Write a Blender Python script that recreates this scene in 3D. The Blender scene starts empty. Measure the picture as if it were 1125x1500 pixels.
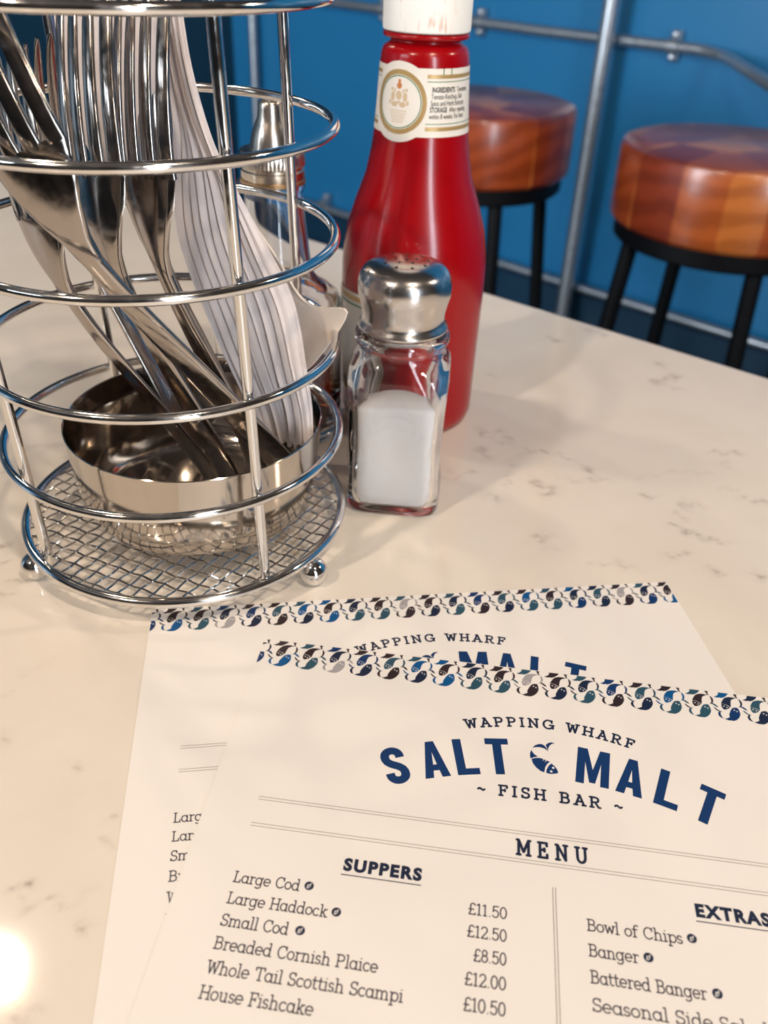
import bpy, bmesh, math, random
import numpy as np
from mathutils import Vector, Matrix

random.seed(7)
rng = np.random.default_rng(7)
C = bpy.context.scene.collection
SC = bpy.context.scene
PI = math.pi
T = 0.75                                   # table top height above the floor

# ------------------------------------------------------------------ camera
cam_d = bpy.data.cameras.new('camera')
cam = bpy.data.objects.new('camera', cam_d); C.objects.link(cam)
cam_d.sensor_fit = 'VERTICAL'; cam_d.sensor_height = 36.0; cam_d.sensor_width = 27.0
cam_d.lens = 36.0 * 1267.944 / 1500.0
cam_d.clip_start = 0.02; cam_d.clip_end = 60
pitch, roll = 0.6044631, 0.0435728
cp, sp, cr, sr = math.cos(pitch), math.sin(pitch), math.cos(roll), math.sin(roll)
f_ = Vector((0, cp, -sp)); u0 = Vector((0, sp, cp)); r0 = Vector((1, 0, 0))
r_ = r0 * cr + u0 * sr; u_ = -r0 * sr + u0 * cr
cam.matrix_world = Matrix(((r_.x, u_.x, -f_.x, 0), (r_.y, u_.y, -f_.y, 0), (r_.z, u_.z, -f_.z, T + 0.22567), (0, 0, 0, 1)))
cam_d.dof.use_dof = True; cam_d.dof.focus_distance = 0.29; cam_d.dof.aperture_fstop = 12.5
SC.camera = cam

# ------------------------------------------------------------------ world, exposure
w = bpy.data.worlds.new('world'); SC.world = w; w.use_nodes = True
w.node_tree.nodes['Background'].inputs[0].default_value = (0.75, 0.85, 1.0, 1)
w.node_tree.nodes['Background'].inputs[1].default_value = 0.3
SC.view_settings.view_transform = 'Standard'; SC.view_settings.look = 'None'
SC.view_settings.exposure = 0.60; SC.view_settings.gamma = 1.0; SC.view_settings.use_curve_mapping = False
SC.cycles.use_denoising = True
SC.cycles.max_bounces = 14; SC.cycles.transmission_bounces = 12; SC.cycles.glossy_bounces = 8; SC.cycles.diffuse_bounces = 4
SC.cycles.sample_clamp_indirect = 12.0; SC.cycles.blur_glossy = 0.5

# room frame: E1 runs along the blue wall to the right, E2 points through it, away from the camera
E1 = Vector((0.7524, -0.6587, 0)); E2 = Vector((0.6587, 0.7524, 0)); EZ = Vector((0, 0, 1))
ROT = math.atan2(E1.y, E1.x)
A0, A1, B0, B1, H = -2.70, 3.0, -3.2, 2.1745, 2.9
def rp(a, b, z): return E1 * a + E2 * b + EZ * z

def area_light(name, loc, target, sx, sy, power, col):
    l = bpy.data.lights.new(name, 'AREA'); l.shape = 'RECTANGLE'; l.size = sx; l.size_y = sy; l.energy = power; l.color = col
    o = bpy.data.objects.new(name, l); C.objects.link(o); o.location = loc
    o.rotation_euler = (Vector(target) - Vector(loc)).to_track_quat('-Z', 'Y').to_euler()
    return o
# daylight through the two windows of the wall behind the camera
# (point on the wall, inward direction, direction along the wall, width, watts)
WIN = [(rp(-1.3, B0, 1.55), E2, E1, 1.3, 110), (rp(A1, -1.15, 1.55), -E1, E2, 0.45, 45)]
for k, (wp, wi, wa, ww, pw) in enumerate(WIN):
    area_light('window_daylight', wp + wi * 0.10, wp + wi * 2 - EZ * 0.15, ww, 1.7, pw, (0.80, 0.90, 1.0))
# the pendant lamps over the tables: (x, y, z of the bulb, watts)
LAMPS = [(-0.510, 0.62, 1.80, 3), (0.30, -0.25, 1.80, 12), (-0.62, -0.35, 1.80, 14), (1.15, 0.35, 1.80, 9), (-0.95, 1.35, 1.85, 4), (0.5, -1.1, 1.85, 9)]

# ------------------------------------------------------------------ materials
def mat(name, col=(0.8, 0.8, 0.8), rough=0.5, metal=0.0, **kw):
    m = bpy.data.materials.new(name); m.use_nodes = True
    b = m.node_tree.nodes['Principled BSDF']
    b.inputs['Base Color'].default_value = (*col, 1); b.inputs['Roughness'].default_value = rough; b.inputs['Metallic'].default_value = metal
    for k, v in kw.items():
        b.inputs[k.replace('_', ' ')].default_value = v
    return m
def nd(m, typ, **kw):
    n = m.node_tree.nodes.new(typ)
    for k, v in kw.items(): setattr(n, k, v)
    return n
def ln(m, a, ao, b, bi): m.node_tree.links.new(a.outputs[ao], b.inputs[bi])
def bsdf(m): return m.node_tree.nodes['Principled BSDF']
def ramp(m, stops):
    r = nd(m, 'ShaderNodeValToRGB'); e = r.color_ramp.elements
    while len(e) < len(stops): e.new(0.5)
    for i, (p, c) in enumerate(stops):
        e[i].position = p; e[i].color = (*c, 1) if len(c) == 3 else c
    return r
def noise(m, scale, detail=4, rough=0.55, dist=0.0, coord='Object'):
    tc = nd(m, 'ShaderNodeTexCoord'); n = nd(m, 'ShaderNodeTexNoise')
    n.inputs['Scale'].default_value = scale; n.inputs['Detail'].default_value = detail; n.inputs['Roughness'].default_value = rough; n.inputs['Distortion'].default_value = dist
    ln(m, tc, coord, n, 'Vector'); return n
def bump(m, src, out, strength, dist):
    b = nd(m, 'ShaderNodeBump'); b.inputs['Strength'].default_value = strength; b.inputs['Distance'].default_value = dist
    ln(m, src, out, b, 'Height'); ln(m, b, 'Normal', bsdf(m), 'Normal'); return b

M = {}
M['chrome'] = mat('chrome', (0.78, 0.765, 0.75), 0.07, 1.0)
n = noise(M['chrome'], 160, 5); r = ramp(M['chrome'], [(0.35, (0.05,) * 3), (0.75, (0.20,) * 3)]); ln(M['chrome'], n, 'Fac', r, 'Fac'); ln(M['chrome'], r, 'Color', bsdf(M['chrome']), 'Roughness')
M['steel'] = mat('stainless_steel', (0.54, 0.49, 0.44), 0.16, 1.0)
n = noise(M['steel'], 55, 6, 0.65); r = ramp(M['steel'], [(0.4, (0.07,) * 3), (0.62, (0.11,) * 3), (0.66, (0.28,) * 3), (0.8, (0.12,) * 3)]); ln(M['steel'], n, 'Fac', r, 'Fac'); ln(M['steel'], r, 'Color', bsdf(M['steel']), 'Roughness')
M['cutlery'] = mat('cutlery_steel', (0.42, 0.38, 0.35), 0.12, 1.0)
n = noise(M['cutlery'], 300, 4); r = ramp(M['cutlery'], [(0.3, (0.08,) * 3), (0.8, (0.24,) * 3)]); ln(M['cutlery'], n, 'Fac', r, 'Fac'); ln(M['cutlery'], r, 'Color', bsdf(M['cutlery']), 'Roughness')
M['cap_steel'] = mat('shaker_cap_steel', (0.66, 0.63, 0.61), 0.20, 1.0)
M['old_brass'] = mat('tarnished_metal', (0.62, 0.55, 0.47), 0.24, 1.0)
M['brass_rust'] = mat('stained_collar', (0.50, 0.33, 0.18), 0.4, 1.0)
M['dark_hole'] = mat('hole_dark', (0.01, 0.01, 0.01), 0.6)
M['glass'] = mat('clear_glass', (1, 1, 1), 0.02, 0.0, Transmission_Weight=1.0, IOR=1.48)
M['salt'] = mat('salt', (0.96, 0.93, 0.92), 0.8)
n = noise(M['salt'], 2500, 3); bump(M['salt'], n, 'Fac', 0.25, 0.0004)
M['vinegar'] = mat('malt_vinegar', (0.30, 0.05, 0.015), 0.05, 0.0, Transmission_Weight=0.75, IOR=1.33)
M['ketchup'] = mat('ketchup_bottle_red', (0.31, 0.001, 0.004), 0.22, 0.0, Coat_Weight=0.15, Coat_Roughness=0.05, Specular_IOR_Level=0.35)
n = noise(M['ketchup'], 30, 3); bump(M['ketchup'], n, 'Fac', 0.05, 0.002)
M['cap_white'] = mat('cap_white', (0.86, 0.85, 0.82), 0.42)
tc = nd(M['cap_white'], 'ShaderNodeTexCoord'); mp = nd(M['cap_white'], 'ShaderNodeMapping'); mp.inputs['Scale'].default_value = (700, 700, 60); ln(M['cap_white'], tc, 'Object', mp, 'Vector')
n = nd(M['cap_white'], 'ShaderNodeTexNoise'); n.inputs['Scale'].default_value = 1.0; n.inputs['Detail'].default_value = 3; ln(M['cap_white'], mp, 'Vector', n, 'Vector')
n2 = noise(M['cap_white'], 75, 2); mm = nd(M['cap_white'], 'ShaderNodeMath', operation='MULTIPLY'); ln(M['cap_white'], n, 'Fac', mm, 0); ln(M['cap_white'], n2, 'Fac', mm, 1)
r = ramp(M['cap_white'], [(0.295, (0.86, 0.85, 0.82)), (0.41, (0.64, 0.30, 0.19))]); ln(M['cap_white'], mm, 'Value', r, 'Fac'); ln(M['cap_white'], r, 'Color', bsdf(M['cap_white']), 'Base Color')
M['label_cream'] = mat('label_cream', (0.80, 0.76, 0.70), 0.45)
M['label_gold'] = mat('label_gold', (0.48, 0.32, 0.13), 0.38, 0.3)
M['label_gold_pale'] = mat('label_gold_pale', (0.62, 0.47, 0.30), 0.45)
M['label_green'] = mat('label_green', (0.02, 0.17, 0.06), 0.5)
M['label_black'] = mat('label_black', (0.015, 0.013, 0.012), 0.5)
M['label_rust'] = mat('label_rust', (0.55, 0.20, 0.06), 0.5)
M['napkin'] = mat('napkin_paper', (0.74, 0.68, 0.68), 0.9, Subsurface_Weight=0.0)
n = noise(M['napkin'], 900, 4); bump(M['napkin'], n, 'Fac', 0.2, 0.0006)
M['napkin_cream'] = mat('napkin_paper_cream', (0.80, 0.70, 0.61), 0.9)
M['paper'] = mat('menu_card', (0.90, 0.86, 0.82), 0.42)
n = noise(M['paper'], 1200, 3); bump(M['paper'], n, 'Fac', 0.03, 0.0003)
INK = dict(rough=0.45)
M['ink_navy'] = mat('ink_navy', (0.004, 0.035, 0.14), **INK)
M['ink_blue'] = mat('ink_blue', (0.0, 0.09, 0.28), **INK)
M['ink_teal'] = mat('ink_teal', (0.025, 0.085, 0.13), **INK)
M['ink_midnight'] = mat('ink_midnight', (0.010, 0.018, 0.05), **INK)
M['ink_brown'] = mat('ink_brown', (0.030, 0.016, 0.018), **INK)
M['ink_grey'] = mat('ink_grey', (0.38, 0.36, 0.38), **INK)
M['ink_text'] = mat('ink_text', (0.030, 0.022, 0.040), **INK)
M['ink_line'] = mat('ink_line', (0.20, 0.16, 0.13), **INK)
M['ink_white'] = mat('ink_reversed_white', (0.85, 0.82, 0.80), **INK)
M['wall_blue'] = mat('wall_blue_paint', (0.016, 0.17, 0.37), 0.30)
n = noise(M['wall_blue'], 1.5, 3); r = ramp(M['wall_blue'], [(0.3, (0.015, 0.16, 0.35)), (0.7, (0.018, 0.18, 0.39))]); ln(M['wall_blue'], n, 'Fac', r, 'Fac'); ln(M['wall_blue'], r, 'Color', bsdf(M['wall_blue']), 'Base Color')
M['wall_dark'] = mat('wall_dark_teal', (0.006, 0.040, 0.075), 0.4)
M['wall_plain'] = mat('wall_warm_plaster', (0.075, 0.055, 0.045), 0.8)
M['ceiling'] = mat('ceiling_paint', (0.055, 0.045, 0.040), 0.9)
M['floor'] = mat('floor_dark', (0.010, 0.022, 0.036), 0.45)
M['skirt'] = mat('skirting_navy', (0.006, 0.035, 0.07), 0.4)
M['galv'] = mat('galvanised_steel', (0.55, 0.57, 0.60), 0.33, 0.85)
n = noise(M['galv'], 60, 4); r = ramp(M['galv'], [(0.3, (0.26,) * 3), (0.8, (0.42,) * 3)]); ln(M['galv'], n, 'Fac', r, 'Fac'); ln(M['galv'], r, 'Color', bsdf(M['galv']), 'Roughness')
M['black_metal'] = mat('black_powder_coat', (0.003, 0.003, 0.004), 0.5, Specular_IOR_Level=0.2)
M['lamp_metal'] = mat('lamp_black_metal', (0.02, 0.02, 0.02), 0.4, 0.5)
M['bulb'] = mat('bulb_glow', (1, 0.8, 0.55), 0.3); bsdf(M['bulb']).inputs['Emission Color'].default_value = (1, 0.72, 0.42, 1); bsdf(M['bulb']).inputs['Emission Strength'].default_value = 45
M['frame_white'] = mat('window_frame_paint', (0.7, 0.7, 0.7), 0.5)
# end-grain block wood for the stool seats
m = M['wood'] = mat('stool_wood', (0.4, 0.15, 0.05), 0.30, Coat_Weight=0.35, Coat_Roughness=0.15)
tc = nd(m, 'ShaderNodeTexCoord'); vo = nd(m, 'ShaderNodeTexVoronoi'); vo.inputs['Scale'].default_value = 9.0
mp = nd(m, 'ShaderNodeMapping'); mp.inputs['Scale'].default_value = (1, 1, 0.01); ln(m, tc, 'Object', mp, 'Vector'); ln(m, mp, 'Vector', vo, 'Vector')
wv = nd(m, 'ShaderNodeTexWave', wave_type='RINGS'); wv.inputs['Scale'].default_value = 9; wv.inputs['Distortion'].default_value = 6; wv.inputs['Detail'].default_value = 3
mp2 = nd(m, 'ShaderNodeMapping'); mp2.inputs['Location'].default_value = (0.06, 0.2, 0.03); ln(m, tc, 'Object', mp2, 'Vector'); ln(m, mp2, 'Vector', wv, 'Vector')
sep = nd(m, 'ShaderNodeSeparateColor'); ln(m, vo, 'Color', sep, 'Color')
r1 = ramp(m, [(0.0, (0.24, 0.030, 0.008)), (0.35, (0.42, 0.075, 0.014)), (0.65, (0.64, 0.20, 0.040)), (1.0, (0.74, 0.28, 0.06))]); ln(m, sep, 'Red', r1, 'Fac')
r2 = ramp(m, [(0.2, (0.62, 0.55, 0.5)), (0.8, (1, 1, 1))]); ln(m, wv, 'Color', r2, 'Fac')
mx = nd(m, 'ShaderNodeMix', data_type='RGBA', blend_type='MULTIPLY'); mx.inputs['Factor'].default_value = 0.7
ln(m, r1, 'Color', mx, 6); ln(m, r2, 'Color', mx, 7); ln(m, mx, 2, bsdf(m), 'Base Color')
# quartz table top: pale cream with the veins held in the mesh attribute "vein"
m = M['marble'] = mat('quartz_top', (0.8, 0.7, 0.6), 0.075, Specular_IOR_Level=0.45)
at = nd(m, 'ShaderNodeAttribute', attribute_name='vein'); n1 = noise(m, 14, 6, 0.6); n2 = noise(m, 120, 6, 0.7)
base = ramp(m, [(0.35, (0.80, 0.725, 0.635)), (0.65, (0.845, 0.775, 0.69))]); ln(m, n1, 'Fac', base, 'Fac')
mr = nd(m, 'ShaderNodeMapRange'); mr.inputs['From Min'].default_value = 0.36; mr.inputs['From Max'].default_value = 0.62; ln(m, n2, 'Fac', mr, 'Value')
mu = nd(m, 'ShaderNodeMath', operation='MULTIPLY'); ln(m, at, 'Fac', mu, 0); ln(m, mr, 'Result', mu, 1)
mx = nd(m, 'ShaderNodeMix', data_type='RGBA'); mx.inputs[7].default_value = (0.22, 0.13, 0.10, 1)
ln(m, mu, 'Value', mx, 0); ln(m, base, 'Color', mx, 6); ln(m, mx, 2, bsdf(m), 'Base Color')

# ------------------------------------------------------------------ mesh helpers
def me_obj(name, verts, faces, material, parent=None, smooth=True, loc=None, mats=None, midx=None, sharp=None):
    """verts are in world coordinates unless the parent is given as (empty, 'local')"""
    local = False
    if isinstance(parent, tuple): parent, local = parent[0], True
    me = bpy.data.meshes.new(name)
    v = np.array(verts, float).reshape(-1, 3)
    if parent is not None and not local: v = v - np.array(org(parent))
    if parent is None and loc is not None: v = v - np.array(loc)
    me.from_pydata(v.tolist(), [], [list(f) for f in faces]); me.update()
    for mm_ in (mats or [material]): me.materials.append(mm_)
    if midx is not None: me.polygons.foreach_set('material_index', midx)
    me.polygons.foreach_set('use_smooth', [smooth] * len(me.polygons))
    if smooth and sharp is not None: me.set_sharp_from_angle(angle=math.radians(sharp))
    o = bpy.data.objects.new(name, me); C.objects.link(o)
    if parent is not None: o.parent = parent
    elif loc is not None: o.location = loc
    return o
def org(o):
    p = Vector(o.location)
    while o.parent: o = o.parent; p += Vector(o.location)
    return p
def thing(name, label, cat, loc, group=None):
    o = bpy.data.objects.new(name, None); C.objects.link(o); o.location = loc
    o.empty_display_size = 0.02
    return tag(o, label, cat, group)
def tag(o, label, cat, group=None):
    o['label'] = label; o['category'] = cat
    if group: o['group'] = group
    return o
def struct(o): o['kind'] = 'structure'; return o

class MB:
    def __init__(s): s.v = []; s.f = []; s.m = []
    def add(s, v, f, mi=0):
        o = len(s.v); s.v.extend([tuple(p) for p in v]); s.f.extend([tuple(i + o for i in q) for q in f]); s.m.extend([mi] * len(f)); return s
    def box(s, c, sx, sy, sz, ax=None, mi=0):
        X, Y, Z = ax or (Vector((1, 0, 0)), Vector((0, 1, 0)), EZ); c = Vector(c)
        v = [c + X * (sx / 2 * i) + Y * (sy / 2 * j) + Z * (sz / 2 * k) for i in (-1, 1) for j in (-1, 1) for k in (-1, 1)]
        return s.add(v, [(0, 1, 3, 2), (4, 6, 7, 5), (0, 4, 5, 1), (2, 3, 7, 6), (0, 2, 6, 4), (1, 5, 7, 3)], mi)
    def tube(s, pts, r, seg=12, closed=False, cap=True, mi=0):
        pts = [Vector(p) for p in pts]; n = len(pts); rr = r if isinstance(r, (list, tuple)) else [r] * n
        v = []; up = None
        for i, p in enumerate(pts):
            a = pts[(i - 1) % n] if (closed or i > 0) else p; b = pts[(i + 1) % n] if (closed or i < n - 1) else p
            t = (b - a).normalized()
            if up is None:
                up = Vector((0, 0, 1)) if abs(t.z) < 0.9 else Vector((1, 0, 0))
            x = t.cross(up).normalized(); y = x.cross(t).normalized(); up = y
            for k in range(seg):
                an = 2 * PI * k / seg; v.append(p + x * (math.cos(an) * rr[i]) + y * (math.sin(an) * rr[i]))
        f = []
        for i in range(n if closed else n - 1):
            j = (i + 1) % n
            for k in range(seg): f.append((i * seg + k, i * seg + (k + 1) % seg, j * seg + (k + 1) % seg, j * seg + k))
        if cap and not closed:
            f.append(tuple(range(seg))[::-1]); f.append(tuple((n - 1) * seg + k for k in range(seg)))
        return s.add(v, f, mi)
    def lathe(s, prof, c=(0, 0, 0), seg=48, rf=None, mi=0):
        """prof: list of (r, z); r == 0 closes the ends"""
        c = Vector(c); v = []; rows = []
        for (r, z) in prof:
            if r <= 1e-9: rows.append([len(v)]); v.append(c + EZ * z)
            else:
                rows.append(list(range(len(v), len(v) + seg)))
                for k in range(seg):
                    a = 2 * PI * k / seg; q = r * (rf(a, z) if rf else 1)
                    v.append(c + Vector((math.cos(a) * q, math.sin(a) * q, z)))
        f = []
        for A, B in zip(rows[:-1], rows[1:]):
            for k in range(seg):
                k2 = (k + 1) % seg
                if len(A) == 1 and len(B) == 1: continue
                if len(A) == 1: f.append((A[0], B[k2], B[k]))
                elif len(B) == 1: f.append((A[k], A[k2], B[0]))
                else: f.append((A[k], A[k2], B[k2], B[k]))
        return s.add(v, f, mi)
    def loft(s, rings, mi=0, cap=True):
        n = len(rings[0]); v = [p for r in rings for p in r]; f = []
        for i in range(len(rings) - 1):
            for k in range(n): f.append((i * n + k, i * n + (k + 1) % n, (i + 1) * n + (k + 1) % n, (i + 1) * n + k))
        if cap: f.append(tuple(range(n))[::-1]); f.append(tuple((len(rings) - 1) * n + k for k in range(n)))
        return s.add(v, f, mi)
    def sphere(s, c, r, seg=24, rings=14, mi=0):
        return s.lathe([(r * math.sin(PI * i / rings) if 0 < i < rings else 0, -r * math.cos(PI * i / rings)) for i in range(rings + 1)], c, seg, mi=mi)
    def build(s, name, material, parent=None, smooth=True, loc=None, mats=None, sharp=40):
        return me_obj(name, s.v, s.f, material, parent, smooth, loc, mats, s.m if mats else None, sharp)
def spline(pts, n):
    """Catmull-Rom through pts, n samples"""
    P = [np.array(p, float) for p in pts]; P = [2 * P[0] - P[1]] + P + [2 * P[-1] - P[-2]]; out = []
    m_ = len(P) - 3
    for i in range(n):
        t = i / (n - 1) * m_; k = min(int(t), m_ - 1); t -= k; a, b, c, d = P[k:k + 4]
        out.append(0.5 * ((2 * b) + (-a + c) * t + (2 * a - 5 * b + 4 * c - d) * t * t + (-a + 3 * b - 3 * c + d) * t ** 3))
    return out
def smooth_prof(pts, n): return [(max(0, float(p[0])), float(p[1])) for p in spline(pts, n)]

# ------------------------------------------------------------------ the room
def slab(name, a0, a1, b0, b1, z0, z1, material):
    mb = MB(); mb.box(rp((a0 + a1) / 2, (b0 + b1) / 2, (z0 + z1) / 2), a1 - a0, b1 - b0, z1 - z0, (E1, E2, EZ))
    return struct(mb.build(name, material, smooth=False))
slab('floor', A0, A1, B0, B1, -0.1, 0, M['floor'])
slab('ceiling', A0, A1, B0, B1, H, H + 0.1, M['ceiling'])
slab('wall_far', A0 - 0.1, A1 + 0.1, B1, B1 + 0.1, 0, H, M['wall_blue'])
slab('wall_left', A0 - 0.1, A0, B0, B1, 0, H, M['wall_dark'])
slab('wall_right', A1, A1 + 0.1, B0, B1, 0, H, M['wall_plain'])
slab('wall_back', A0 - 0.1, A1 + 0.1, B0 - 0.1, B0, 0, H, M['wall_plain'])
slab('baseboard_far', A0, A1, B1 - 0.018, B1, 0, 0.10, M['skirt'])
for k, (wp, wi, wa, ww, pw) in enumerate(WIN):
    mb = MB()
    for (da, dz, sa, sz) in ((0, 0.9, ww + 0.2, 0.08), (0, -0.9, ww + 0.2, 0.08), (-ww / 2 - 0.06, 0, 0.08, 1.8), (ww / 2 + 0.06, 0, 0.08, 1.8), (0, 0, 0.05, 1.8)):
        mb.box(wp + wi * 0.06 + wa * da + EZ * dz, sa, 0.12, sz, (wa, wi, EZ))
    struct(mb.build('window_%d' % (k + 1), M['frame_white'], smooth=False))

# pipes on the blue wall
def conduit(name, label, pts, r, clamps, loc, group=None):
    t = thing(name, label, 'pipe', loc, group)
    MB().tube(pts, r, 14).build('pipe', M['galv'], t)
    for c in clamps:
        mb = MB(); c = Vector(c)
        mb.box(c + E2 * (r + 0.006), 0.022, 0.012, 0.062, (E1, E2, EZ))
        mb.tube([c - E1 * 0.013, c + E1 * 0.013], r + 0.004, 14)
        for s_ in (-1, 1): mb.sphere(c + EZ * (0.024 * s_) + E2 * (r - 0.004), 0.010, 10, 6)
        mb.build('clamp', M['galv'], t, sharp=30)
    return t
bw = B1 - 0.03
up_pts = [rp(A0 + 0.03, bw, 0.752), rp(-2.2, bw, 0.748), rp(-1.4, bw, 0.743), rp(-0.98, bw, 0.745)] + \
         [rp(-0.98 + 0.14 * math.sin(t) + 0.0, bw - 0.14 * (1 - math.cos(t)), 0.745 - 0.01 * t) for t in (0.2, 0.4, 0.6, 0.8)] + [rp(-0.72, bw - 0.20, 0.72), rp(-0.60, bw - 0.23, 0.715), rp(0.4, bw - 0.25, 0.71)]
conduit('conduit_pipe', 'thin galvanised pipe running along the blue wall above the stool seats', up_pts, 0.0125, [rp(-1.975, bw, 0.747), rp(-1.617, bw, 0.744), rp(-1.045, bw, 0.745)], rp(-1.4, bw, 0.745))
conduit('conduit_pipe', 'low pale pipe along the foot of the blue wall behind the stool legs', [rp(A0 + 0.03, bw, 0.125), rp(A1 - 0.6, bw, 0.125)], 0.012, [rp(-2.214, bw, 0.14), rp(-0.4, bw, 0.125)], rp(-1, bw, 0.125))
conduit('conduit_pipe', 'upright pipe on the blue wall seen behind the cutlery caddy', [rp(-2.555, bw, 0.16), rp(-2.555, bw, H)], 0.014, [], rp(-2.555, bw, 0.16))
t = thing('support_pole', 'tall galvanised metal pole standing on the floor between the two stools', 'pole', rp(-1.197, 2.10, 0))
MB().tube([rp(-1.197, 2.10, 0.006), rp(-1.197, 2.10, H)], 0.0195, 20).build('tube', M['galv'], t)
mb = MB(); mb.lathe([(0, 0), (0.05, 0), (0.05, 0.006), (0.027, 0.012), (0.024, 0.05), (0.0, 0.05)], rp(-1.197, 2.10, 0), 24); mb.build('floor_flange', M['galv'], t)

TE1_, TE2_ = Vector((0.7928, -0.6095, 0)), Vector((0.6095, 0.7928, 0))
# pendant lamps (their own light is here)
for k, (x, y, z, pw) in enumerate(LAMPS):
    t = thing('pendant_lamp', 'black pendant lamp with a warm bulb hanging from the ceiling over the tables', 'lamp', (x, y, z), 'pendant lamps over the tables')
    MB().sphere((x, y, z), 0.020, 20, 12).build('bulb', M['bulb'], t)
    MB().lathe([(0.0, 0.10), (0.022, 0.10), (0.022, 0.034), (0.018, 0.028), (0.0, 0.028)], (x, y, z), 20).build('socket', M['lamp_metal'], t)
    MB().tube([(x, y, z + 0.10), (x, y, H)], 0.003, 8).build('cord', M['lamp_metal'], t)
    l = bpy.data.lights.new('pendant_light', 'POINT'); l.energy = pw; l.color = (1.0, 0.83, 0.66); l.shadow_soft_size = 0.030
    lo = bpy.data.objects.new('pendant_light', l); C.objects.link(lo); lo.parent = t; lo.location = (0, 0, -0.052)

# ------------------------------------------------------------------ stools
def make_stool(x, y, label):
    zt = T - 0.05
    t = thing('bar_stool', label, 'stool', (x, y, 0), 'round wooden stools by the blue wall')
    R_ = 0.183
    prof = [(0, zt - 0.118), (R_ - 0.006, zt - 0.118), (R_ - 0.001, zt - 0.112), (R_, zt - 0.10), (R_, zt - 0.012), (R_ - 0.003, zt - 0.004), (R_ - 0.012, zt), (0, zt)]
    MB().lathe(prof, (x, y, 0), 64).build('seat', M['wood'], t, sharp=35)
    zb = zt - 0.118
    MB().lathe([(0.120, zb - 0.03), (0.168, zb - 0.03), (0.172, zb - 0.026), (0.172, zb), (0.120, zb), (0.120, zb - 0.03)], (x, y, 0), 48).build('seat_ring', M['black_metal'], t, sharp=30)
    feet = []
    for k in range(4):
        a = math.radians(STOOL_ANG) + k * PI / 2; d = Vector((math.cos(a), math.sin(a), 0))
        p0 = Vector((x, y, zb - 0.028)) + d * 0.146; p1 = Vector((x, y, 0.0)) + d * 0.200
        MB().tube([p0, p1], 0.0135, 14).build('leg', M['black_metal'], t); feet.append(p0.lerp(p1, 0.62))
    rr = (feet[0] - Vector((x, y, feet[0].z))).length
    MB().tube([Vector((x + rr * math.cos(q), y + rr * math.sin(q), feet[0].z)) for q in np.linspace(0, 2 * PI, 48, endpoint=False)], 0.009, 10, closed=True).build('foot_ring', M['black_metal'], t)
    return t
STOOL_ANG = 185 - 0
def copy_tree(o, parent=None):
    c = o.copy(); C.objects.link(c)
    if parent is not None: c.parent = parent
    for ch in list(o.children):
        if ch.type != 'LIGHT': copy_tree(ch, c)
    return c
s1 = make_stool(0.5310, 1.4400, 'nearer wooden stool with a chunky round seat, right of the metal pole')
s2 = copy_tree(s1); s2.location = (0.1397, 1.7479, 0); s2.rotation_euler = (0, 0, 0.17 + PI / 2)
s2['label'] = 'farther wooden stool half hidden behind the ketchup bottle, left of the metal pole'

# unseen dark seat, added on the viewer's side so the metal mirrors something dark
M['leather'] = mat('added_bench_leather', (0.012, 0.011, 0.012), 0.5)
bl = rp(0.05, -0.52, 0)
t = thing('added_bench', 'unseen dark seating added on the near side of the table for the metal to mirror', 'added_bench', bl)
MB().box(bl + EZ * 0.41, 1.7, 0.44, 0.10, (TE1_, TE2_, EZ)).build('seat', M['leather'], t, smooth=False)
MB().box(bl - TE2_ * 0.25 + EZ * 0.68, 1.7, 0.08, 1.20, (TE1_, TE2_, EZ)).build('backrest', M['leather'], t, smooth=False)
MB().box(bl + EZ * 0.18, 1.6, 0.40, 0.36, (TE1_, TE2_, EZ)).build('plinth', M['black_metal'], t, smooth=False)

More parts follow.
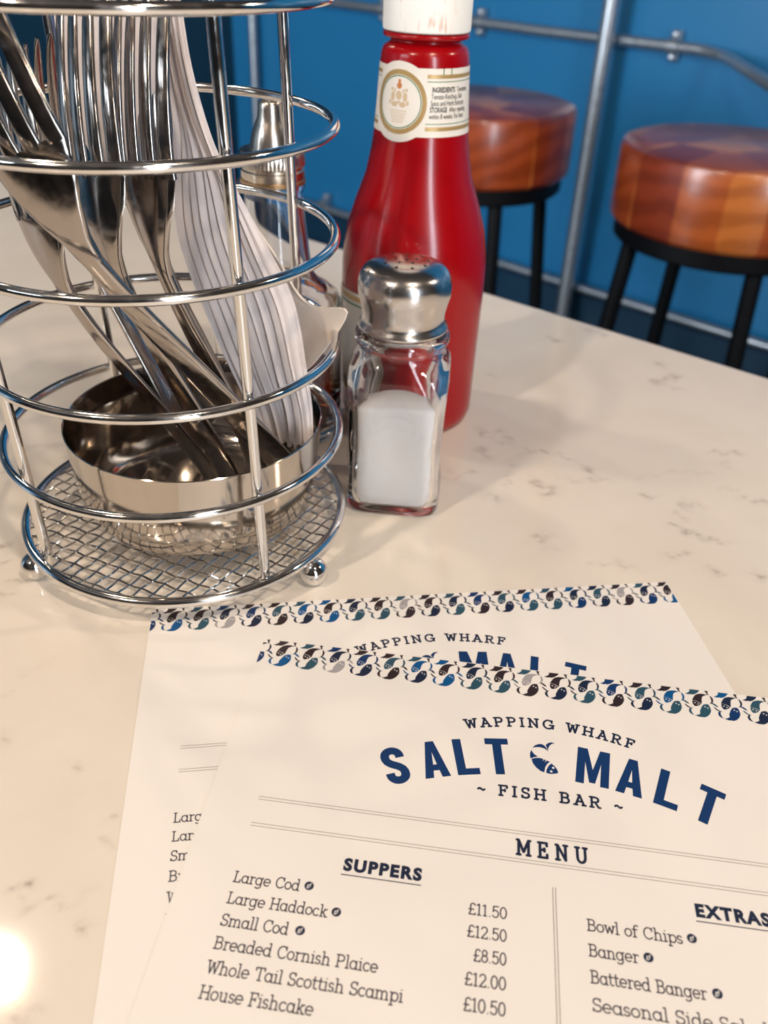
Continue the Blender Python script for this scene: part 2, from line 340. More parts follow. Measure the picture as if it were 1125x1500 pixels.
# ------------------------------------------------------------------ table
TE1 = Vector((0.7928, -0.6095, 0)); TE2 = Vector((0.6095, 0.7928, 0))    # along / across the far edge
edge_b = 0.0693 * TE2.x + 0.6162 * TE2.y
VEINS = [([(0.0718, 0.3882), (0.0789, 0.3881), (0.0874, 0.3861), (0.0969, 0.3794), (0.1012, 0.3738), (0.1031, 0.3688), (0.1081, 0.3629)], 0.00064, 0.55),
    ([(0.0752, 0.3871), (0.0677, 0.3824), (0.0637, 0.3773)], 0.00056, 0.35),
    ([(0.0621, 0.3792), (0.062, 0.3674), (0.0587, 0.3533)], 0.00056, 0.25),
    ([(0.0482, 0.4055), (0.0533, 0.4008), (0.061, 0.3943)], 0.00087, 0.6),
    ([(0.0604, 0.4073), (0.0631, 0.4017), (0.0661, 0.3947)], 0.0011, 0.55),
    ([(0.0477, 0.4099), (0.0505, 0.4079)], 0.0011, 0.6),
    ([(0.0472, 0.3896), (0.0508, 0.3809)], 0.00177, 0.4),
    ([(0.0721, 0.36), (0.0747, 0.3546), (0.0768, 0.3524)], 0.00107, 0.8),
    ([(0.0773, 0.3488), (0.081, 0.3515), (0.0807, 0.3545)], 0.00118, 0.9),
    ([(0.0845, 0.3673), (0.0879, 0.3631), (0.0955, 0.36)], 0.00068, 0.4),
    ([(0.101, 0.3629), (0.1087, 0.3623)], 0.00081, 0.5),
    ([(0.0489, 0.3454), (0.0524, 0.3404)], 0.00091, 0.85),
    ([(0.0681, 0.3106), (0.0719, 0.314)], 0.00121, 0.75),
    ([(0.0717, 0.3058), (0.075, 0.3031)], 0.00072, 0.3),
    ([(0.09, 0.2936), (0.0938, 0.2953), (0.1012, 0.2953)], 0.00058, 0.3),
    ([(0.1012, 0.2953), (0.1039, 0.2945), (0.1074, 0.2929)], 0.00082, 0.65),
    ([(0.1309, 0.3268), (0.135, 0.3245), (0.1385, 0.3199), (0.142, 0.3192)], 0.00081, 0.75),
    ([(0.142, 0.3192), (0.1466, 0.3159), (0.1522, 0.3142)], 0.00074, 0.6),
    ([(0.1407, 0.3404), (0.1444, 0.3447), (0.1469, 0.3454)], 0.00116, 0.6),
    ([(0.1447, 0.3435), (0.1506, 0.3411)], 0.00065, 0.3),
    ([(0.138, 0.3362), (0.1387, 0.3329)], 0.00096, 0.35),
    ([(0.1235, 0.3041), (0.1253, 0.3028)], 0.0009, 0.7),
    ([(0.1305, 0.3046), (0.132, 0.3033)], 0.00084, 0.7),
    ([(0.1396, 0.2956), (0.1418, 0.2939)], 0.00117, 0.6),
    ([(0.1418, 0.2939), (0.1448, 0.2895)], 0.00058, 0.3),
    ([(0.1588, 0.2914), (0.1635, 0.2917)], 0.00087, 0.9),
    ([(0.1733, 0.3516), (0.1777, 0.3502), (0.1839, 0.3489)], 0.00086, 0.8),
    ([(0.1692, 0.3951), (0.1798, 0.3946), (0.1866, 0.3959)], 0.00072, 0.55),
    ([(0.1736, 0.3859), (0.1743, 0.3766)], 0.00176, 0.25),
    ([(0.1233, 0.3495), (0.1294, 0.3499)], 0.00079, 0.45),
    ([(0.1621, 0.3586), (0.1726, 0.36)], 0.00067, 0.25),
    ([(0.1574, 0.476), (0.1638, 0.4804), (0.1689, 0.4809)], 0.00131, 0.6),
    ([(0.1663, 0.4806), (0.1719, 0.4849), (0.176, 0.4863)], 0.0014, 0.9),
    ([(0.1683, 0.5031), (0.1694, 0.5002)], 0.00171, 0.5),
    ([(0.1595, 0.4762), (0.1739, 0.4685)], 0.00246, 0.2),
    ([(0.1029, 0.5364), (0.1078, 0.5325)], 0.00144, 0.55),
    ([(0.1303, 0.5519), (0.1357, 0.5513), (0.1412, 0.5462)], 0.00147, 0.5),
    ([(0.059, 0.4775), (0.0649, 0.4743)], 0.00123, 0.25),
    ([(0.1236, 0.366), (0.146, 0.3743), (0.1629, 0.3731)], 0.00068, 0.15),
    ([(-0.1607, 0.2866), (-0.1596, 0.2876), (-0.1585, 0.2877)], 0.00103, 0.8),
    ([(-0.1605, 0.29), (-0.1589, 0.2925), (-0.1576, 0.2936)], 0.00081, 0.65),
    ([(-0.1571, 0.2775), (-0.1553, 0.2786), (-0.1533, 0.2792)], 0.00067, 0.5),
    ([(-0.1471, 0.2658), (-0.1454, 0.2672), (-0.1434, 0.2678)], 0.00077, 0.7),
    ([(-0.1494, 0.2576), (-0.1468, 0.2594), (-0.145, 0.2617)], 0.00064, 0.4),
    ([(-0.1833, 0.3447), (-0.1814, 0.3449)], 0.00078, 0.4),
    ([(-0.0973, 0.1353), (-0.0946, 0.1358)], 0.0006, 0.9),
    ([(-0.0941, 0.1324), (-0.0933, 0.131)], 0.00067, 0.55),
    ([(-0.0917, 0.1313), (-0.0881, 0.1317), (-0.0867, 0.1319)], 0.0006, 0.4),
    ([(-0.0843, 0.1316), (-0.0819, 0.1317)], 0.00052, 0.35),
    ([(-0.0783, 0.1339), (-0.0769, 0.1354)], 0.0005, 0.45),
    ([(-0.075, 0.1257), (-0.0744, 0.1259)], 0.00073, 0.9),
    ([(-0.0831, 0.1034), (-0.082, 0.1022), (-0.0808, 0.1006)], 0.00067, 0.9),
    ([(-0.0924, 0.1783), (-0.0916, 0.1786)], 0.00065, 0.45),
    ([(-0.0785, 0.16), (-0.0761, 0.1597)], 0.00066, 0.5),
    ([(-0.1217, 0.1866), (-0.121, 0.1878)], 0.00067, 0.5),
    ([(-0.0778, 0.1508), (-0.0742, 0.1507)], 0.00056, 0.3),
    ([(-0.0865, 0.1052), (-0.0867, 0.1036)], 0.00051, 0.3),
    ([(-0.1262, 0.2169), (-0.1203, 0.2207), (-0.1175, 0.2232)], 0.0005, 0.15),
    ([(-0.185, 0.3662), (-0.1776, 0.3723)], 0.00081, 0.2),
    ([(-0.129, 0.2054), (-0.1252, 0.2078)], 0.0005, 0.2),
    ([(-0.0379, 0.2172), (-0.0365, 0.216)], 0.0005, 0.2),
    ([(0.0251, 0.358), (0.0317, 0.3555)], 0.0008, 0.2),
    ([(-0.0001, 0.3006), (0.0118, 0.2918)], 0.00059, 0.12),
    ([(0.032, 0.3649), (0.0345, 0.3588), (0.0422, 0.3657)], 0.00068, 0.35)]
def build_table():
    a0, a1, b1, b0 = -1.05, 1.05, edge_b, edge_b - 0.80
    # fine cells where the camera looks, coarse elsewhere
    av = np.concatenate([np.linspace(a0, -0.66, 8)[:-1], np.arange(-0.66, 0.26, 0.0017), np.linspace(0.262, a1, 12)])
    bv = np.concatenate([np.linspace(b0, 0.0, 10)[:-1], np.arange(0.0, b1 - 0.004, 0.0017), [b1 - 0.0035, b1 - 0.0015, b1 - 0.0004]])
    AA, BB = np.meshgrid(av, bv, indexing='ij')
    X = AA * TE1.x + BB * TE2.x; Y = AA * TE1.y + BB * TE2.y
    Z = np.full_like(X, T)
    d_ = np.clip(0.0035 - (b1 - BB), 0, None); Z = Z - 0.0035 + np.sqrt(np.clip(0.0035 ** 2 - d_ ** 2, 0, None))
    ni, nj = AA.shape; loc = Vector(TE1 * 0 + TE2 * (edge_b - 0.4)); loc.z = 0
    V = np.stack([X, Y, Z], -1).reshape(-1, 3)
    idx = np.arange(ni * nj).reshape(ni, nj)
    F = np.stack([idx[:-1, :-1], idx[1:, :-1], idx[1:, 1:], idx[:-1, 1:]], -1).reshape(-1, 4).tolist()
    top_n = len(V)
    # edge faces and underside
    loop = list(idx[:, 0]) + list(idx[-1, 1:]) + list(idx[-2::-1, -1]) + list(idx[0, -2:0:-1])
    low = V[loop].copy(); low[:, 2] = T - 0.030
    V2 = np.concatenate([V, low]); L = len(loop)
    for k in range(L): F.append([loop[k], top_n + k, top_n + (k + 1) % L, loop[(k + 1) % L]])
    F.append([top_n + k for k in range(L)][::-1])
    t = thing('table', 'cream veined stone topped dining table filling the foreground', 'table', loc)
    o = me_obj('tabletop', V2, F, M['marble'], t, True, sharp=30)
    # veins: distance to hand placed strokes, broken up by the shader
    val = np.zeros(len(V2)); P = V[:, :2]
    for (pts, wd, st) in VEINS:
        best = np.full(len(P), 1e9)
        bb = np.array(pts); lo_, hi_ = bb.min(0) - 0.03, bb.max(0) + 0.03
        sel = np.where((P[:, 0] > lo_[0]) & (P[:, 0] < hi_[0]) & (P[:, 1] > lo_[1]) & (P[:, 1] < hi_[1]))[0]
        if len(sel) == 0: continue
        Q = P[sel]; Q = Q + 0.0016 * np.stack([np.sin(Q[:, 1] * 700 + Q[:, 0] * 310), np.cos(Q[:, 0] * 640 - Q[:, 1] * 270)], -1)
        d = np.full(len(sel), 1e9)
        for p_, q_ in zip(pts[:-1], pts[1:]):
            p_ = np.array(p_); q_ = np.array(q_); e = q_ - p_; tt = np.clip(((Q - p_) @ e) / max(e @ e, 1e-12), 0, 1)
            d = np.minimum(d, np.linalg.norm(Q - p_ - tt[:, None] * e, axis=1))
        s_ = st * (0.75 * np.exp(-(d / wd) ** 2) + 0.25 * np.exp(-(d / (wd * 3.5)) ** 2))
        val[sel] = np.maximum(val[sel], s_)
    a_ = o.data.attributes.new('vein', 'FLOAT', 'POINT'); a_.data.foreach_set('value', val.astype(np.float32))
    c = TE1 * -0.1 + TE2 * (edge_b - 0.4)
    MB().lathe([(0.0, 0.03), (0.04, 0.03), (0.04, T - 0.035), (0.10, T - 0.030), (0, T - 0.030)], c, 32).build('pedestal', M['black_metal'], t)
    MB().lathe([(0, 0), (0.28, 0), (0.28, 0.012), (0.05, 0.03), (0, 0.03)], c, 48).build('foot_plate', M['black_metal'], t)
    return t
build_table()

def P3(x, y, z): return Vector((x, y, T + z))          # z above the table top

# ------------------------------------------------------------------ cutlery caddy
def caddy_c(z): return (-0.08435 - 0.0282 * z, 0.30807 - 0.011 * z)
RZ = [0.01326, 0.05164, 0.09021, 0.13003, 0.16717, 0.20428]
RR = [0.0659, 0.0659, 0.0657, 0.0666, 0.0672, 0.0668]
cad = thing('cutlery_caddy', 'chrome wire cutlery caddy of stacked rings on ball feet, standing on the stone table', 'caddy', P3(-0.08435, 0.30807, 0))
for z, R_ in zip(RZ, RR):
    cx, cy = caddy_c(z)
    MB().tube([P3(cx + R_ * math.cos(a), cy + R_ * math.sin(a), z) for a in np.linspace(0, 2 * PI, 120, endpoint=False)], 0.00180 if z > 0.02 else 0.0020, 14, closed=True).build('base_ring' if z < 0.02 else 'ring', M['chrome'], cad)
for deg in (-50, -138, 129, 41):
    a = math.radians(deg); pts = []
    for z in np.linspace(0.0105, 0.2070, 14):
        cx, cy = caddy_c(z); pts.append(P3(cx + 0.0621 * math.cos(a), cy + 0.0621 * math.sin(a), z))
    MB().tube(pts, 0.00200, 14).build('post', M['chrome'], cad)
for deg in (-145, -31, 91):
    a = math.radians(deg); MB().sphere(P3(-0.08435 + 0.0664 * math.cos(a), 0.30807 + 0.0664 * math.sin(a), 0.0058), 0.0058, 24, 16).build('ball_foot', M['chrome'], cad)
mb = MB()                                               # woven wire tray inside the base ring
for deg, pitch_ in ((-24, 0.0062), (60, 0.0054)):
    a = math.radians(deg); d = Vector((math.cos(a), math.sin(a), 0)); q = Vector((-math.sin(a), math.cos(a), 0)); Rm = 0.0650
    k = 0; off = -Rm + pitch_ * 0.6
    while off < Rm:
        h = math.sqrt(max(0, Rm * Rm - off * off)); n_ = max(4, int(2 * h / 0.0016))
        if h > 0.003:
            mb.tube([P3(-0.0845, 0.3080, 0.0125 + 0.00035 * math.sin(s_ * PI / (0.0054 if deg < 0 else 0.0062) + k * PI) + (0 if deg < 0 else 0.0002)) + d * s_ + q * off for s_ in np.linspace(-h, h, n_)], 0.00044, 6)
        off += pitch_; k += 1
mb.build('mesh_tray', M['chrome'], cad)

# steel cup standing in the caddy
CX, CY, CZ = -0.0790, 0.3113, 0.0136
cup = thing('steel_cup', 'low round stainless steel cup inside the caddy holding the cutlery ends', 'cup', P3(CX, CY, CZ))
prof = [(0, 0.0004), (0.036, 0.0002), (0.041, 0.0008), (0.0448, 0.003), (0.0468, 0.0065), (0.0478, 0.010), (0.0481, 0.0108), (0.0488, 0.0112), (0.0492, 0.013), (0.0508, 0.030), (0.0516, 0.0408), (0.0517, 0.0414), (0.0514, 0.0417), (0.0510, 0.0412), (0.0500, 0.030), (0.0484, 0.013), (0.0466, 0.009), (0.044, 0.0042), (0.040, 0.0018), (0.034, 0.0012), (0, 0.0012)]
MB().lathe(prof, P3(CX, CY, CZ), 96).build('cup_body', M['steel'], cup, sharp=50)

# ------------------------------------------------------------------ forks
def fork_parts():
    """local frame: +Z from the handle end to the tips, +Y the hollow side of the tines, X across; unit length about 0.2"""
    n_ = 60; us = np.linspace(0, 0.205, n_); ph = np.interp(us, [0, 0.02, 0.085, 0.112, 0.135, 0.155, 0.18, 0.205], np.radians([4, 6, 9, 2, -14, -22, -30, -36]))
    zc = np.concatenate([[0], np.cumsum(np.cos(ph[:-1]) * np.diff(us))]); yc = np.concatenate([[0], np.cumsum(-np.sin(ph[:-1]) * np.diff(us))])
    # chord onto +Z
    ang = math.atan2(yc[-1], zc[-1]); c_, s_ = math.cos(ang), math.sin(ang)
    zz = zc * c_ + yc * s_; yy = -zc * s_ + yc * c_; sl = -ph - ang
    at = lambda u: (float(np.interp(u, us, yy)), float(np.interp(u, us, zz)), float(np.interp(u, us, sl)))
    hw = lambda u: float(np.interp(u, [0, 0.002, 0.006, 0.03, 0.07, 0.10, 0.116, 0.124, 0.132, 0.140, 0.150], [0.002, 0.0046, 0.0062, 0.0058, 0.0046, 0.0036, 0.0031, 0.0045, 0.0078, 0.0112, 0.0133]))
    th = lambda u: float(np.interp(u, [0, 0.05, 0.10, 0.118, 0.135, 0.15, 0.205], [0.0011, 0.0012, 0.0015, 0.0019, 0.0012, 0.0010, 0.0007]))
    def sect(u, x0, x1, dish=0.0):
        y, z, s = at(u); t_ = th(u); out = []
        for k in range(16):
            a = 2 * PI * k / 16; ca, sa = math.cos(a), math.sin(a)
            px = (x0 + x1) / 2 + (x1 - x0) / 2 * math.copysign(abs(ca) ** 0.6, ca); py = t_ * math.copysign(abs(sa) ** 0.75, sa)
            py += dish * (px / 0.0126) ** 2
            out.append((px, y + py * math.cos(s), z - py * math.sin(s)))
        return out
    handle = MB().loft([sect(u, -hw(u), hw(u)) for u in np.linspace(0, 0.1165, 30)])
    head = MB().loft([sect(u, -hw(u), hw(u), 0.0016 * min(1, max(0, (u - 0.120) / 0.02))) for u in np.linspace(0.1160, 0.1500, 18)])
    tines = []
    for k in range(4):
        xc = (k - 1.5) * 0.00700
        rings = []
        for u in np.concatenate([np.linspace(0.1485, 0.1975, 12), [0.2005, 0.2030, 0.2045]]):
            h = float(np.interp(u, [0.1485, 0.152, 0.195, 0.2005, 0.203, 0.2045], [0.0029, 0.00265, 0.0022, 0.0017, 0.0012, 0.0005]))
            xx = xc * float(np.interp(u, [0.1485, 0.205], [1.0, 0.96])); rings.append(sect(u, xx - h, xx + h, 0.0016))
        tines.append(MB().loft(rings))
    return handle, head, tines, at(0.205)[1]
FORKS = [  # handle end, tip, direction the hollow of the tines faces, label
    ((-0.0370, 0.2990, 0.0340), (-0.1270, 0.2690, 0.2190), (0.22, 0.95, -0.10), 'nearest steel fork at the left of the caddy, its broad neck catching the table'),
    ((-0.0570, 0.2960, 0.0180), (-0.0975, 0.3000, 0.2050), (0.45, 0.88, 0.0), 'steel fork with four upright tines in the middle left of the caddy'),
    ((-0.0460, 0.3060, 0.0180), (-0.0800, 0.3010, 0.2050), (0.50, 0.86, 0.0), 'steel fork with upright tines against the white napkins'),
    ((-0.0840, 0.3370, 0.0180), (-0.1220, 0.3290, 0.1880), (0.85, -0.45, 0.0), 'steel fork leaning to the back left of the caddy, tines seen edge on'),
    ((-0.0560, 0.3280, 0.0180), (-0.0920, 0.3430, 0.1960), (0.50, 0.86, 0.0), 'steel fork mostly hidden behind the napkins, its handle beside them'),
    ((-0.0680, 0.3080, 0.0180), (-0.1280, 0.3080, 0.1850), (0.50, 0.86, 0.0), 'steel fork behind the nearest fork, its handle to the left'),
]
hnd, head, tines, FL = fork_parts()
proto = None
for k, (E_, T_, hint, lab) in enumerate(FORKS):
    a = P3(*E_); b = P3(*T_); z_ = (b - a).normalized(); L_ = (b - a).length
    y_ = Vector(hint); y_ = (y_ - z_ * y_.dot(z_)).normalized(); x_ = y_.cross(z_)
    mw = Matrix.Translation(a) @ Matrix((x_, y_, z_)).transposed().to_4x4() @ Matrix.Scale(L_ / FL, 4)
    if proto is None:
        proto = r = thing('fork', lab, 'fork', (0, 0, 0), 'forks standing in the caddy')
        hnd.build('handle', M['cutlery'], (r, 'local'), sharp=60); head.build('head', M['cutlery'], (r, 'local'), sharp=60)
        for t_ in tines: t_.build('tine', M['cutlery'], (r, 'local'), sharp=60)
    else:
        r = copy_tree(proto); r['label'] = lab
    r.matrix_world = mw

# ------------------------------------------------------------------ paper napkins
# left and right outline of the bundle: (x, z, y) from top to bottom
NL = [(-0.0780, 0.2030, 0.318), (-0.0781, 0.1820, 0.319), (-0.0786, 0.1640, 0.321), (-0.0822, 0.1250, 0.324), (-0.0735, 0.0850, 0.329), (-0.0622, 0.0500, 0.334), (-0.0560, 0.0290, 0.336)]
NR = [(-0.0690, 0.2030, 0.309), (-0.0668, 0.1825, 0.3095), (-0.0610, 0.1600, 0.310), (-0.0520, 0.1400, 0.311), (-0.0440, 0.1230, 0.312), (-0.0368, 0.1045, 0.313), (-0.0330, 0.0770, 0.314), (-0.0310, 0.0600, 0.314), (-0.0310, 0.0470, 0.313)]
NN = 9
sl_, sr_ = spline(NL, 41), spline(NR, 41)
NAP_LABELS = ['leftmost folded white napkin, touching the fork handles', 'second white napkin of the bundle from its left edge', 'third white napkin of the bundle from its left edge', 'fourth white napkin of the bundle from its left edge',
              'middle white napkin of the bundle', 'fourth white napkin of the bundle from its right edge', 'third white napkin of the bundle from its right edge', 'second white napkin of the bundle from its right edge', 'frontmost white napkin at the right edge of the bundle']
def sheet(pl, pr, th_, name, label, material, ragged=0.0, seed=0):
    r2 = np.random.default_rng(seed); nx = 7; nz = len(pl); rows = []
    rag = r2.normal(0, ragged, nx); wob = r2.normal(0, 1, 3)
    for j in range(nz):
        row = []
        for i in range(nx):
            f = i / (nx - 1); p = np.array(pl[j]) * (1 - f) + np.array(pr[j]) * f
            p = p + np.array([0, 0, 0.0004 * math.sin(3 * PI * f + wob[0] * 3 + j * 0.12 * wob[1])])
            if j == nz - 1: p[1] += rag[i]
            row.append(p)
        rows.append(row)
    G_ = np.array(rows)                                             # nz, nx, (x, z, y)
    du = np.gradient(G_, axis=1); dv = np.gradient(G_, axis=0)
    N_ = np.cross(du, dv); N_ /= np.linalg.norm(N_, axis=2, keepdims=True) + 1e-12
    mb = MB(); V = []
    for sgn in (1, -1): V += [P3(q[0], q[2], q[1]) for q in (G_ + N_ * th_ / 2 * sgn).reshape(-1, 3)]
    n1_ = nz * nx; f = []
    for j in range(nz - 1):
        for i in range(nx - 1):
            a = j * nx + i; f.append((a, a + 1, a + nx + 1, a + nx)); f.append((n1_ + a, n1_ + a + nx, n1_ + a + nx + 1, n1_ + a + 1))
    ring = [i for i in range(nx)] + [j * nx + nx - 1 for j in range(1, nz)] + [(nz - 1) * nx + i for i in range(nx - 2, -1, -1)] + [j * nx for j in range(nz - 2, 0, -1)]
    for k in range(len(ring)):
        a, b = ring[k], ring[(k + 1) % len(ring)]; f.append((b, a, n1_ + a, n1_ + b))
    mb.add(V, f)
    return tag(mb.build(name, material, None, loc=P3(*(G_[-1, nx // 2][[0, 2, 1]])), sharp=45), label, 'napkin', 'paper napkins in the caddy')
for i in range(NN):
    fl, fr = i / NN * 0.97, min(1.0, (i + 2.1) / NN)
    rr_ = np.random.default_rng(40 + i); ph_ = rr_.uniform(0, 6); amp = 0.0007
    pl, pr = [], []
    for j in range(41):
        l_, r__ = sl_[j], sr_[j]; t_ = j / 40
        base = l_ * (1 - fl) + r__ * fl; e = l_ * (1 - fr) + r__ * fr
        d_ = np.array([amp * math.sin(5 * t_ + ph_), 0, -0.0011 * i])
        pl.append(base + d_); pr.append(e + d_ + np.array([0, 0, 0.0018]))
    sheet(pl, pr, 0.0008, 'paper_napkin', NAP_LABELS[i], M['napkin'], 0.0012, i)
# the cream napkin behind the bundle whose corner is folded out between two rings
fl_pl = [(-0.0560, 0.1300, 0.332), (-0.0520, 0.1150, 0.333), (-0.0490, 0.1060, 0.334), (-0.0450, 0.0900, 0.335), (-0.0420, 0.0720, 0.336), (-0.0410, 0.0640, 0.336)]
fl_pr = [(-0.0530, 0.1270, 0.329), (-0.0440, 0.1140, 0.327), (-0.0372, 0.1030, 0.325), (-0.0300, 0.0985, 0.322), (-0.0172, 0.1005, 0.313), (-0.0300, 0.0760, 0.322), (-0.0390, 0.0640, 0.331)]
sheet(spline(fl_pl, 31), spline(fl_pr, 31), 0.0008, 'paper_napkin', 'cream napkin whose corner pokes out to the right of the caddy', M['napkin_cream'], 0, 77)

# the wide napkin standing behind the tines
bk_l = [(-0.1165, 0.2030, 0.328), (-0.1165, 0.1800, 0.328), (-0.1130, 0.1560, 0.328), (-0.1030, 0.1330, 0.328)]
bk_r = [(-0.0810, 0.2030, 0.325), (-0.0820, 0.1800, 0.3255), (-0.0835, 0.1560, 0.326), (-0.0840, 0.1320, 0.327)]
sheet(spline(bk_l, 21), spline(bk_r, 21), 0.0010, 'paper_napkin', 'white napkin standing behind the upright fork tines', M['napkin'], 0.0, 90)

# ------------------------------------------------------------------ salt shaker
SX, SY, SA = 0.0045, 0.3445, math.radians(-4.3)
sh = thing('salt_shaker', 'square glass salt shaker with a domed steel cap, in front of the ketchup', 'shaker', P3(SX, SY, 0))
def sq_ring(h, n_exp, z, concave=0.0, N=64):
    """rounded square section with half side h"""
    out = []
    for k in range(N):
        a = 2 * PI * k / N + PI / N; ca, sa = math.cos(a), math.sin(a)
        r_s = (abs(ca) ** n_exp + abs(sa) ** n_exp) ** (-1 / n_exp); x, y = r_s * ca, r_s * sa
        m_ = max(abs(x), abs(y)); lo = min(abs(x), abs(y)) / m_; dent = concave * (1 - lo * lo) ** 1.5
        q = h - dent; x, y = x * q, y * q
        c_, s_ = math.cos(SA), math.sin(SA)
        out.append(P3(SX + x * c_ - y * s_, SY + x * s_ + y * c_, z))
    return out
outer = [(0.0165, 5, 0.0004, 0), (0.0195, 6, 0.0, 0), (0.0209, 6, 0.0012, 0), (0.0213, 7, 0.004, 0), (0.0211, 8, 0.008, 0.0009), (0.0210, 8, 0.018, 0.0016), (0.0211, 8, 0.034, 0.0018), (0.0214, 8, 0.050, 0.0014), (0.0217, 7, 0.060, 0.0007), (0.0217, 6, 0.0645, 0.0), (0.0211, 5, 0.0680, 0), (0.0198, 4, 0.0705, 0), (0.0186, 2.6, 0.0725, 0), (0.0182, 2, 0.0750, 0), (0.0184, 2, 0.0765, 0), (0.0197, 2, 0.0775, 0), (0.0202, 2, 0.0790, 0), (0.0200, 2, 0.0812, 0), (0.0190, 2, 0.0822, 0), (0.0165, 2, 0.0826, 0), (0.0160, 2, 0.0880, 0)]
inner = [(0.0142, 2, 0.0880, 0), (0.0145, 2, 0.0780, 0), (0.0150, 2, 0.0735, 0), (0.0165, 2.5, 0.0700, 0), (0.0182, 4, 0.0650, 0), (0.0190, 5, 0.0600, 0.0005), (0.0187, 6, 0.0480, 0.0012), (0.0184, 6, 0.034, 0.0016), (0.0186, 6, 0.018, 0.0014), (0.0189, 6, 0.0080, 0.0006), (0.0184, 5, 0.0044, 0), (0.0150, 4, 0.0042, 0)]
gb = MB().loft([sq_ring(h, e, z, c) for h, e, z, c in outer + inner])
gb.build('glass_body', M['glass'], sh, sharp=70)
def inn(z):
    zz = [q[2] for q in inner][::-1]; return [float(np.interp(z, zz, [q[k] for q in inner][::-1])) for k in (0, 1, 3)]
rings = []
for z in (0.0045, 0.0050, 0.0085, 0.018, 0.028, 0.038, 0.046, 0.0515, 0.0532):
    h, e, c = inn(max(z, 0.0046)); rings.append(sq_ring(h - 0.00025 - (0.0006 if z < 0.0048 else 0), e, z, c))
for sc_, z in ((0.93, 0.0546), (0.75, 0.0572), (0.5, 0.0592), (0.25, 0.0602), (0.05, 0.0605)):
    h, e, c = inn(0.0535); rings.append(sq_ring((h - 0.0003) * sc_, e * sc_ + 2 * (1 - sc_), z, c * sc_))
for rg in rings[7:]:                                               # the salt has slid towards the front
    for p in rg: p.z -= max(0.0, 0.30 * (p.y - (SY - 0.0178)))
MB().loft(rings).build('salt_fill', M['salt'], sh, sharp=60)
capp = [(0.0178, 0.0826), (0.0186, 0.0832), (0.0189, 0.0842), (0.0186, 0.0852), (0.0176, 0.0862), (0.0172, 0.0875), (0.0173, 0.0900), (0.0180, 0.0935), (0.0188, 0.0965), (0.0192, 0.0982), (0.0193, 0.1005), (0.0192, 0.1030), (0.0187, 0.1052), (0.0177, 0.1072), (0.0163, 0.1087), (0.0145, 0.1097), (0.0118, 0.1106), (0.0085, 0.1112), (0.004, 0.1115), (0, 0.1116)]
cap_o = MB().lathe([(0, 0.0890), (0.0168, 0.0890), (0.0170, 0.0826)] + capp, P3(SX, SY, 0), 72).build('cap', M['cap_steel'], sh, sharp=50)
def dome_z(r): return float(np.interp(r, [q[0] for q in capp[::-1]][:9], [q[1] for q in capp[::-1]][:9]))
mb = MB()
for rr_, n_, a0_ in ((0.0, 1, 0), (0.0045, 5, 0.3), (0.0092, 9, 0.1)):
    for k in range(n_):
        a = a0_ + 2 * PI * k / n_; c = P3(SX + rr_ * math.cos(a), SY + rr_ * math.sin(a), dome_z(rr_) + 0.00003)
        sl2 = (dome_z(rr_ + 0.0007) - dome_z(max(0, rr_ - 0.0007))) / 0.0014 if rr_ else 0
        rd = Vector((math.cos(a), math.sin(a), sl2)).normalized(); tg = Vector((-math.sin(a), math.cos(a), 0)); nn_ = rd.cross(tg)
        ring_ = [c + rd * (0.00065 * math.cos(q)) + tg * (0.00065 * math.sin(q)) for q in np.linspace(0, 2 * PI, 12, endpoint=False)]
        mb.loft([[p - nn_ * 0.0002 for p in ring_], [p + nn_ * 0.00006 for p in ring_]])
mb.build('pour_holes', M['dark_hole'], cap_o, smooth=False)

# ------------------------------------------------------------------ vinegar shaker behind the caddy
VX, VY = -0.0565, 0.4050
vs = thing('vinegar_shaker', 'glass vinegar shaker with a pointed metal pourer, behind the cutlery caddy', 'shaker', P3(VX, VY, 0))
vo_ = [(0, 0.0015), (0.027, 0.001), (0.029, 0.0), (0.0308, 0.0012), (0.0314, 0.004), (0.0314, 0.066), (0.0310, 0.0695), (0.0296, 0.0725), (0.0262, 0.0752), (0.0215, 0.0782), (0.0185, 0.0815), (0.0170, 0.0855), (0.0158, 0.095), (0.0142, 0.108), (0.0133, 0.118), (0.0132, 0.1205), (0.0142, 0.1222), (0.0144, 0.1242), (0.0138, 0.1258), (0.0125, 0.1262), (0.0122, 0.132)]
vi_ = [(0.0102, 0.132), (0.0105, 0.120), (0.0118, 0.108), (0.0136, 0.095), (0.0148, 0.086), (0.0165, 0.0800), (0.0205, 0.0755), (0.0262, 0.0715), (0.0282, 0.066), (0.0286, 0.05), (0.0286, 0.010), (0.0270, 0.0065), (0, 0.006)]
MB().lathe(vo_ + vi_, P3(VX, VY, 0), 64).build('glass_body', M['glass'], vs, sharp=60)
MB().lathe([(0, 0.0063), (0.0266, 0.0068), (0.0283, 0.0105), (0.0284, 0.0335), (0.0279, 0.0336), (0, 0.0334)], P3(VX, VY, 0), 64).build('vinegar_fill', M['vinegar'], vs, sharp=40)
col_o = MB().lathe([(0.0124, 0.1262), (0.0140, 0.1262), (0.0142, 0.1275), (0.0142, 0.1300), (0.0136, 0.1306), (0.0136, 0.1316), (0.0143, 0.1322), (0.0143, 0.1372), (0.0138, 0.1384), (0.0100, 0.1390), (0.0, 0.1392)], P3(VX, VY, 0), 180, rf=lambda a, z: 1 + (0.018 * (0.5 + 0.5 * math.cos(60 * a)) if 0.1322 <= z <= 0.1373 else 0)).build('knurled_collar', M['old_brass'], vs, sharp=40)
MB().lathe([(0.0134, 0.1205), (0.0146, 0.1210), (0.0147, 0.1225), (0.0146, 0.1226), (0.0134, 0.1226)], P3(VX, VY, 0.0036), 64).build('rust_line', M['brass_rust'], col_o, sharp=40)
